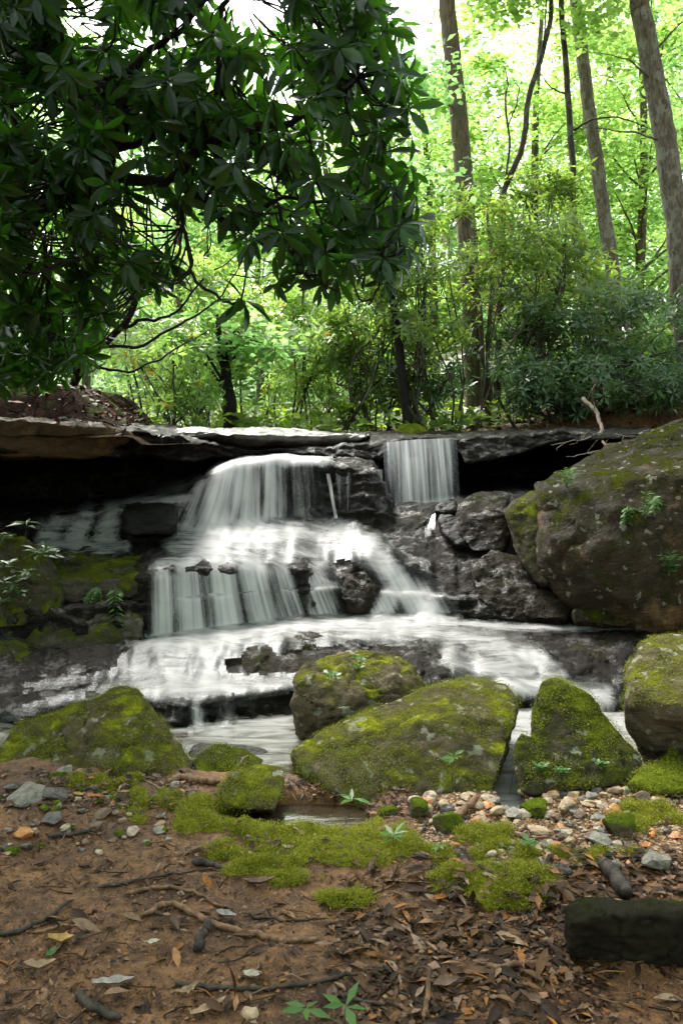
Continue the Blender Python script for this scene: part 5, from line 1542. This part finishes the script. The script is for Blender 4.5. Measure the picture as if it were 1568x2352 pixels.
def seedling(u, v, h, leaf, n, label, seed, lean=(0, 0), kind='mid', mat=None, fern=False, name="seedling", cat="plant", group=None, hang=False, shoots=1):
    rng = np.random.default_rng(seed)
    q = hit(u, v)
    if q is None: return
    p = q[0] - q[1] * .004
    mb = MB(); C, D = [], []
    for s in range(shoots):
        a = rng.uniform(0, 6.28)
        out = np.array([math.cos(a), math.sin(a) * .6 - .35, 0]) * (.35 if shoots > 1 else .08)
        hh = h * rng.uniform(.65, 1.1) if shoots > 1 else h
        tip = np.array([out[0] * hh + lean[0] * hh, out[1] * hh + lean[1] * hh, hh * (-.75 if hang else .9)])
        mid = tip * .45 + np.array([0, -.10 * hh if hang else 0, hh * (.14 if hang else .1)])
        c = curve([np.zeros(3), mid, tip], 14)
        mb.tube(c, np.linspace(max(.0012, h * .012), .0008, 14), 5)
        if fern or hang:
            for k in range(n):
                t = .25 + .75 * k / n
                b = c[int(t * 13)]
                for sg in (-1, 1):
                    C.append(b); D.append(np.array([sg * .9, -.35, (-.25 if hang else .15)]) + rng.normal(0, .12, 3) + (tip - mid) / (np.linalg.norm(tip) + 1e-6) * .4)
        else:
            for k in range(n):
                an = k / n * 6.28 + rng.normal(0, .3)
                b = c[-1 - int(rng.integers(0, 4))]
                C.append(b); D.append(np.array([math.cos(an), math.sin(an) * .8 - .15, rng.uniform(-.15, .45)]))
    root = empty(name, p)
    tag(root, label, cat, group)
    vs, fs = mb.arrays()
    link("stem", mk_mesh("stem", vs, fs, M['bark_thin'] if not fern else M['plant']), root)
    C, D = np.array(C), np.array(D)
    V, F = leaves('mid' if not kind else kind, C, D, np.array([0, -.2, 1.]) + rng.normal(0, .2, C.shape), leaf * rng.uniform(.7, 1.15, len(C)))
    link("foliage", mk_mesh("foliage", V, F, mat or M['plant']), root)

seedling(1035, 1822, .165, .05, 9, "slender green seedling in front of the largest boulder", 1, (.16, 0), 'mid')
seedling(800, 1880, .09, .07, 6, "small bright-leaved plant beside the brown puddle", 2, (.2, 0))
seedling(1170, 1825, .13, .035, 6, "thin sprig at the channel mouth between two boulders", 3, (.1, 0))
seedling(760, 1590, .10, .028, 7, "little leafy sprig on the yellowish boulder", 4, (-.05, 0), 'broad', shoots=3)
seedling(822, 1545, .10, .03, 6, "small fern on top of the yellowish boulder", 5, (0, 0), 'mid', fern=True, shoots=4, cat="fern", name="fern")
seedling(825, 1572, .07, .026, 6, "yellow-green fern frond hanging on the yellowish boulder", 6, (0, 0), 'mid', hang=True, cat="fern", name="fern")
seedling(1215, 1990 - 30, .05, .03, 7, "pale-leaved tiny plant among moss under the twig", 7, kind='broad')
seedling(1010, 1960, .03, .035, 6, "rosette of pale leaves on the moss beyond the fine twig", 8, kind='mid')
seedling(900, 1945, .05, .06, 9, "tuft of narrow green leaves on the moss", 9, kind='mid')
seedling(700, 2349, .05, .06, 5, "green leaf sprig at the bottom edge", 10, kind='mid')
seedling(790, 2350, .05, .07, 5, "second leaf sprig at the bottom edge beside the first", 11, kind='mid')
seedling(60, 1260, .18, .11, 7, "leafy plant on top of the shaded bank rock", 12, kind='mid', mat=M['laurel'])
seedling(95, 1320, .16, .10, 8, "broad-leaved plant against the mossy bank rock", 13, kind='mid', mat=M['laurel'], shoots=2)
for i, (u, v) in enumerate([(15, 1270), (25, 1330), (20, 1380), (45, 1400), (5, 1420), (120, 1300), (70, 1360)]):
    seedling(u, v, .14, .07, 8, "glossy dark green seedling crowding the shaded bank rock", 20 + i, kind='mid', mat=M['laurel'], shoots=3, group="seedlings on the shaded bank rock")
seedling(265, 1342, .26, .055, 10, "hanging leafy stems over the step beside the main cascade", 30, (.15, -.3), hang=True, shoots=3)
seedling(225, 1345, .20, .03, 12, "feathery green fern drooping on the mossy step", 31, (0, -.3), hang=True, shoots=9, cat="fern", name="fern")
for i, (u, v, h, lab) in enumerate([(1300, 1118, .16, "small fern on the shoulder of the huge brown boulder"), (1325, 1090, .15, "bright leafy sprig on the mossy rim of the huge brown boulder"), (1480, 1195, .2, "pale fern in the crack of the huge brown boulder"),
                                    (1500, 1140, .2, "fern drooping from the upper edge of the huge brown boulder"), (1535, 1325, .2, "dark green tuft low on the huge brown boulder"), (1440, 1160, .16, "pale trailing sprig on the huge brown boulder's face")]):
    seedling(u, v, h, .05, 8, lab, 40 + i, (0, -.3), hang=i % 2 == 1, fern=True, shoots=4, mat=M['plant'], cat="fern", name="fern")
for i, (u, v, w, lab) in enumerate([(1290, 1790, .05, "creeping green plant at the foot of the wedge boulder"), (1240, 1780, .05, "tiny leafy plant before the wedge boulder"), (1380, 1770, .04, "small sprouts by the wedge boulder's tail")]):
    seedling(u, v, w, .018, 7, lab, 60 + i, kind='broad', shoots=8)

def bare_branch():
    b = np.array([(1340, 915, 7.6), (1365, 945, 7.4), (1378, 975, 7.2), (1376, 1005, 6.9), (1400, 1030, 6.5), (1420, 1060, 6.1), (1425, 1090, 5.7)], float)
    c = curve(P(b[:, 0], b[:, 1], b[:, 2]), 40, .02, 3)
    mb = MB()
    mb.tube(c, np.linspace(.022, .007, 40), 7, lump=.06)
    rng = np.random.default_rng(8)
    for tw in [[(1378, 1000, 6.9), (1330, 1010, 6.6), (1262, 1024, 6.3)], [(1400, 1030, 6.5), (1350, 1040, 6.2), (1300, 1050, 6.0)], [(1420, 1060, 6.1), (1400, 1090, 5.7), (1375, 1110, 5.5)], [(1425, 1085, 5.8), (1436, 1110, 5.5), (1432, 1140, 5.3)],
               [(1400, 1030, 6.5), (1450, 1045, 6.2), (1500, 1052, 6.0)], [(1415, 1050, 6.2), (1470, 1080, 5.8), (1500, 1100, 5.5)], [(1376, 1005, 6.9), (1420, 1000, 6.8), (1480, 1005, 6.7)], [(1365, 945, 7.4), (1362, 900, 7.3), (1366, 860, 7.2)]]:
        t = np.array(tw, float)
        q = curve(P(t[:, 0], t[:, 1], t[:, 2]), 16, .02, int(t[1, 0]))
        mb.tube(q, np.linspace(.006, .0025, 16), 5)
        for _ in range(3):
            i = rng.integers(5, 14)
            e = q[i] + rng.normal(0, .09, 3) + np.array([0, -.05, -.03])
            mb.tube(curve([q[i], (q[i] + e) / 2 + rng.normal(0, .015, 3), e], 8), np.linspace(.003, .0015, 8), 4)
    v, f = mb.arrays()
    tag(placed("fallen_branch", v, f, M['stickpale']), "bare pale branch with fine twigs fallen over the huge brown boulder", "branch")

bare_branch()
rock("boulder", [(905, 988, 8.6), (925, 975, 8.7), (950, 970, 8.8), (975, 980, 8.7), (990, 998, 8.55), (900, 1002, 8.5)], .3, M['mossbright'], "bright green mossy hump on the far bank at the ledge edge", vox=.02, disp=.03, seed=40)
seedling(790, 985, .35, .10, 9, "bright leafy plant at the back edge of the top ledge", 70, kind='broad', shoots=9, mat=M['under'])
seedling(730, 985, .25, .09, 9, "leafy plant beside the bright one at the ledge's back edge", 71, kind='broad', shoots=7, mat=M['under'])
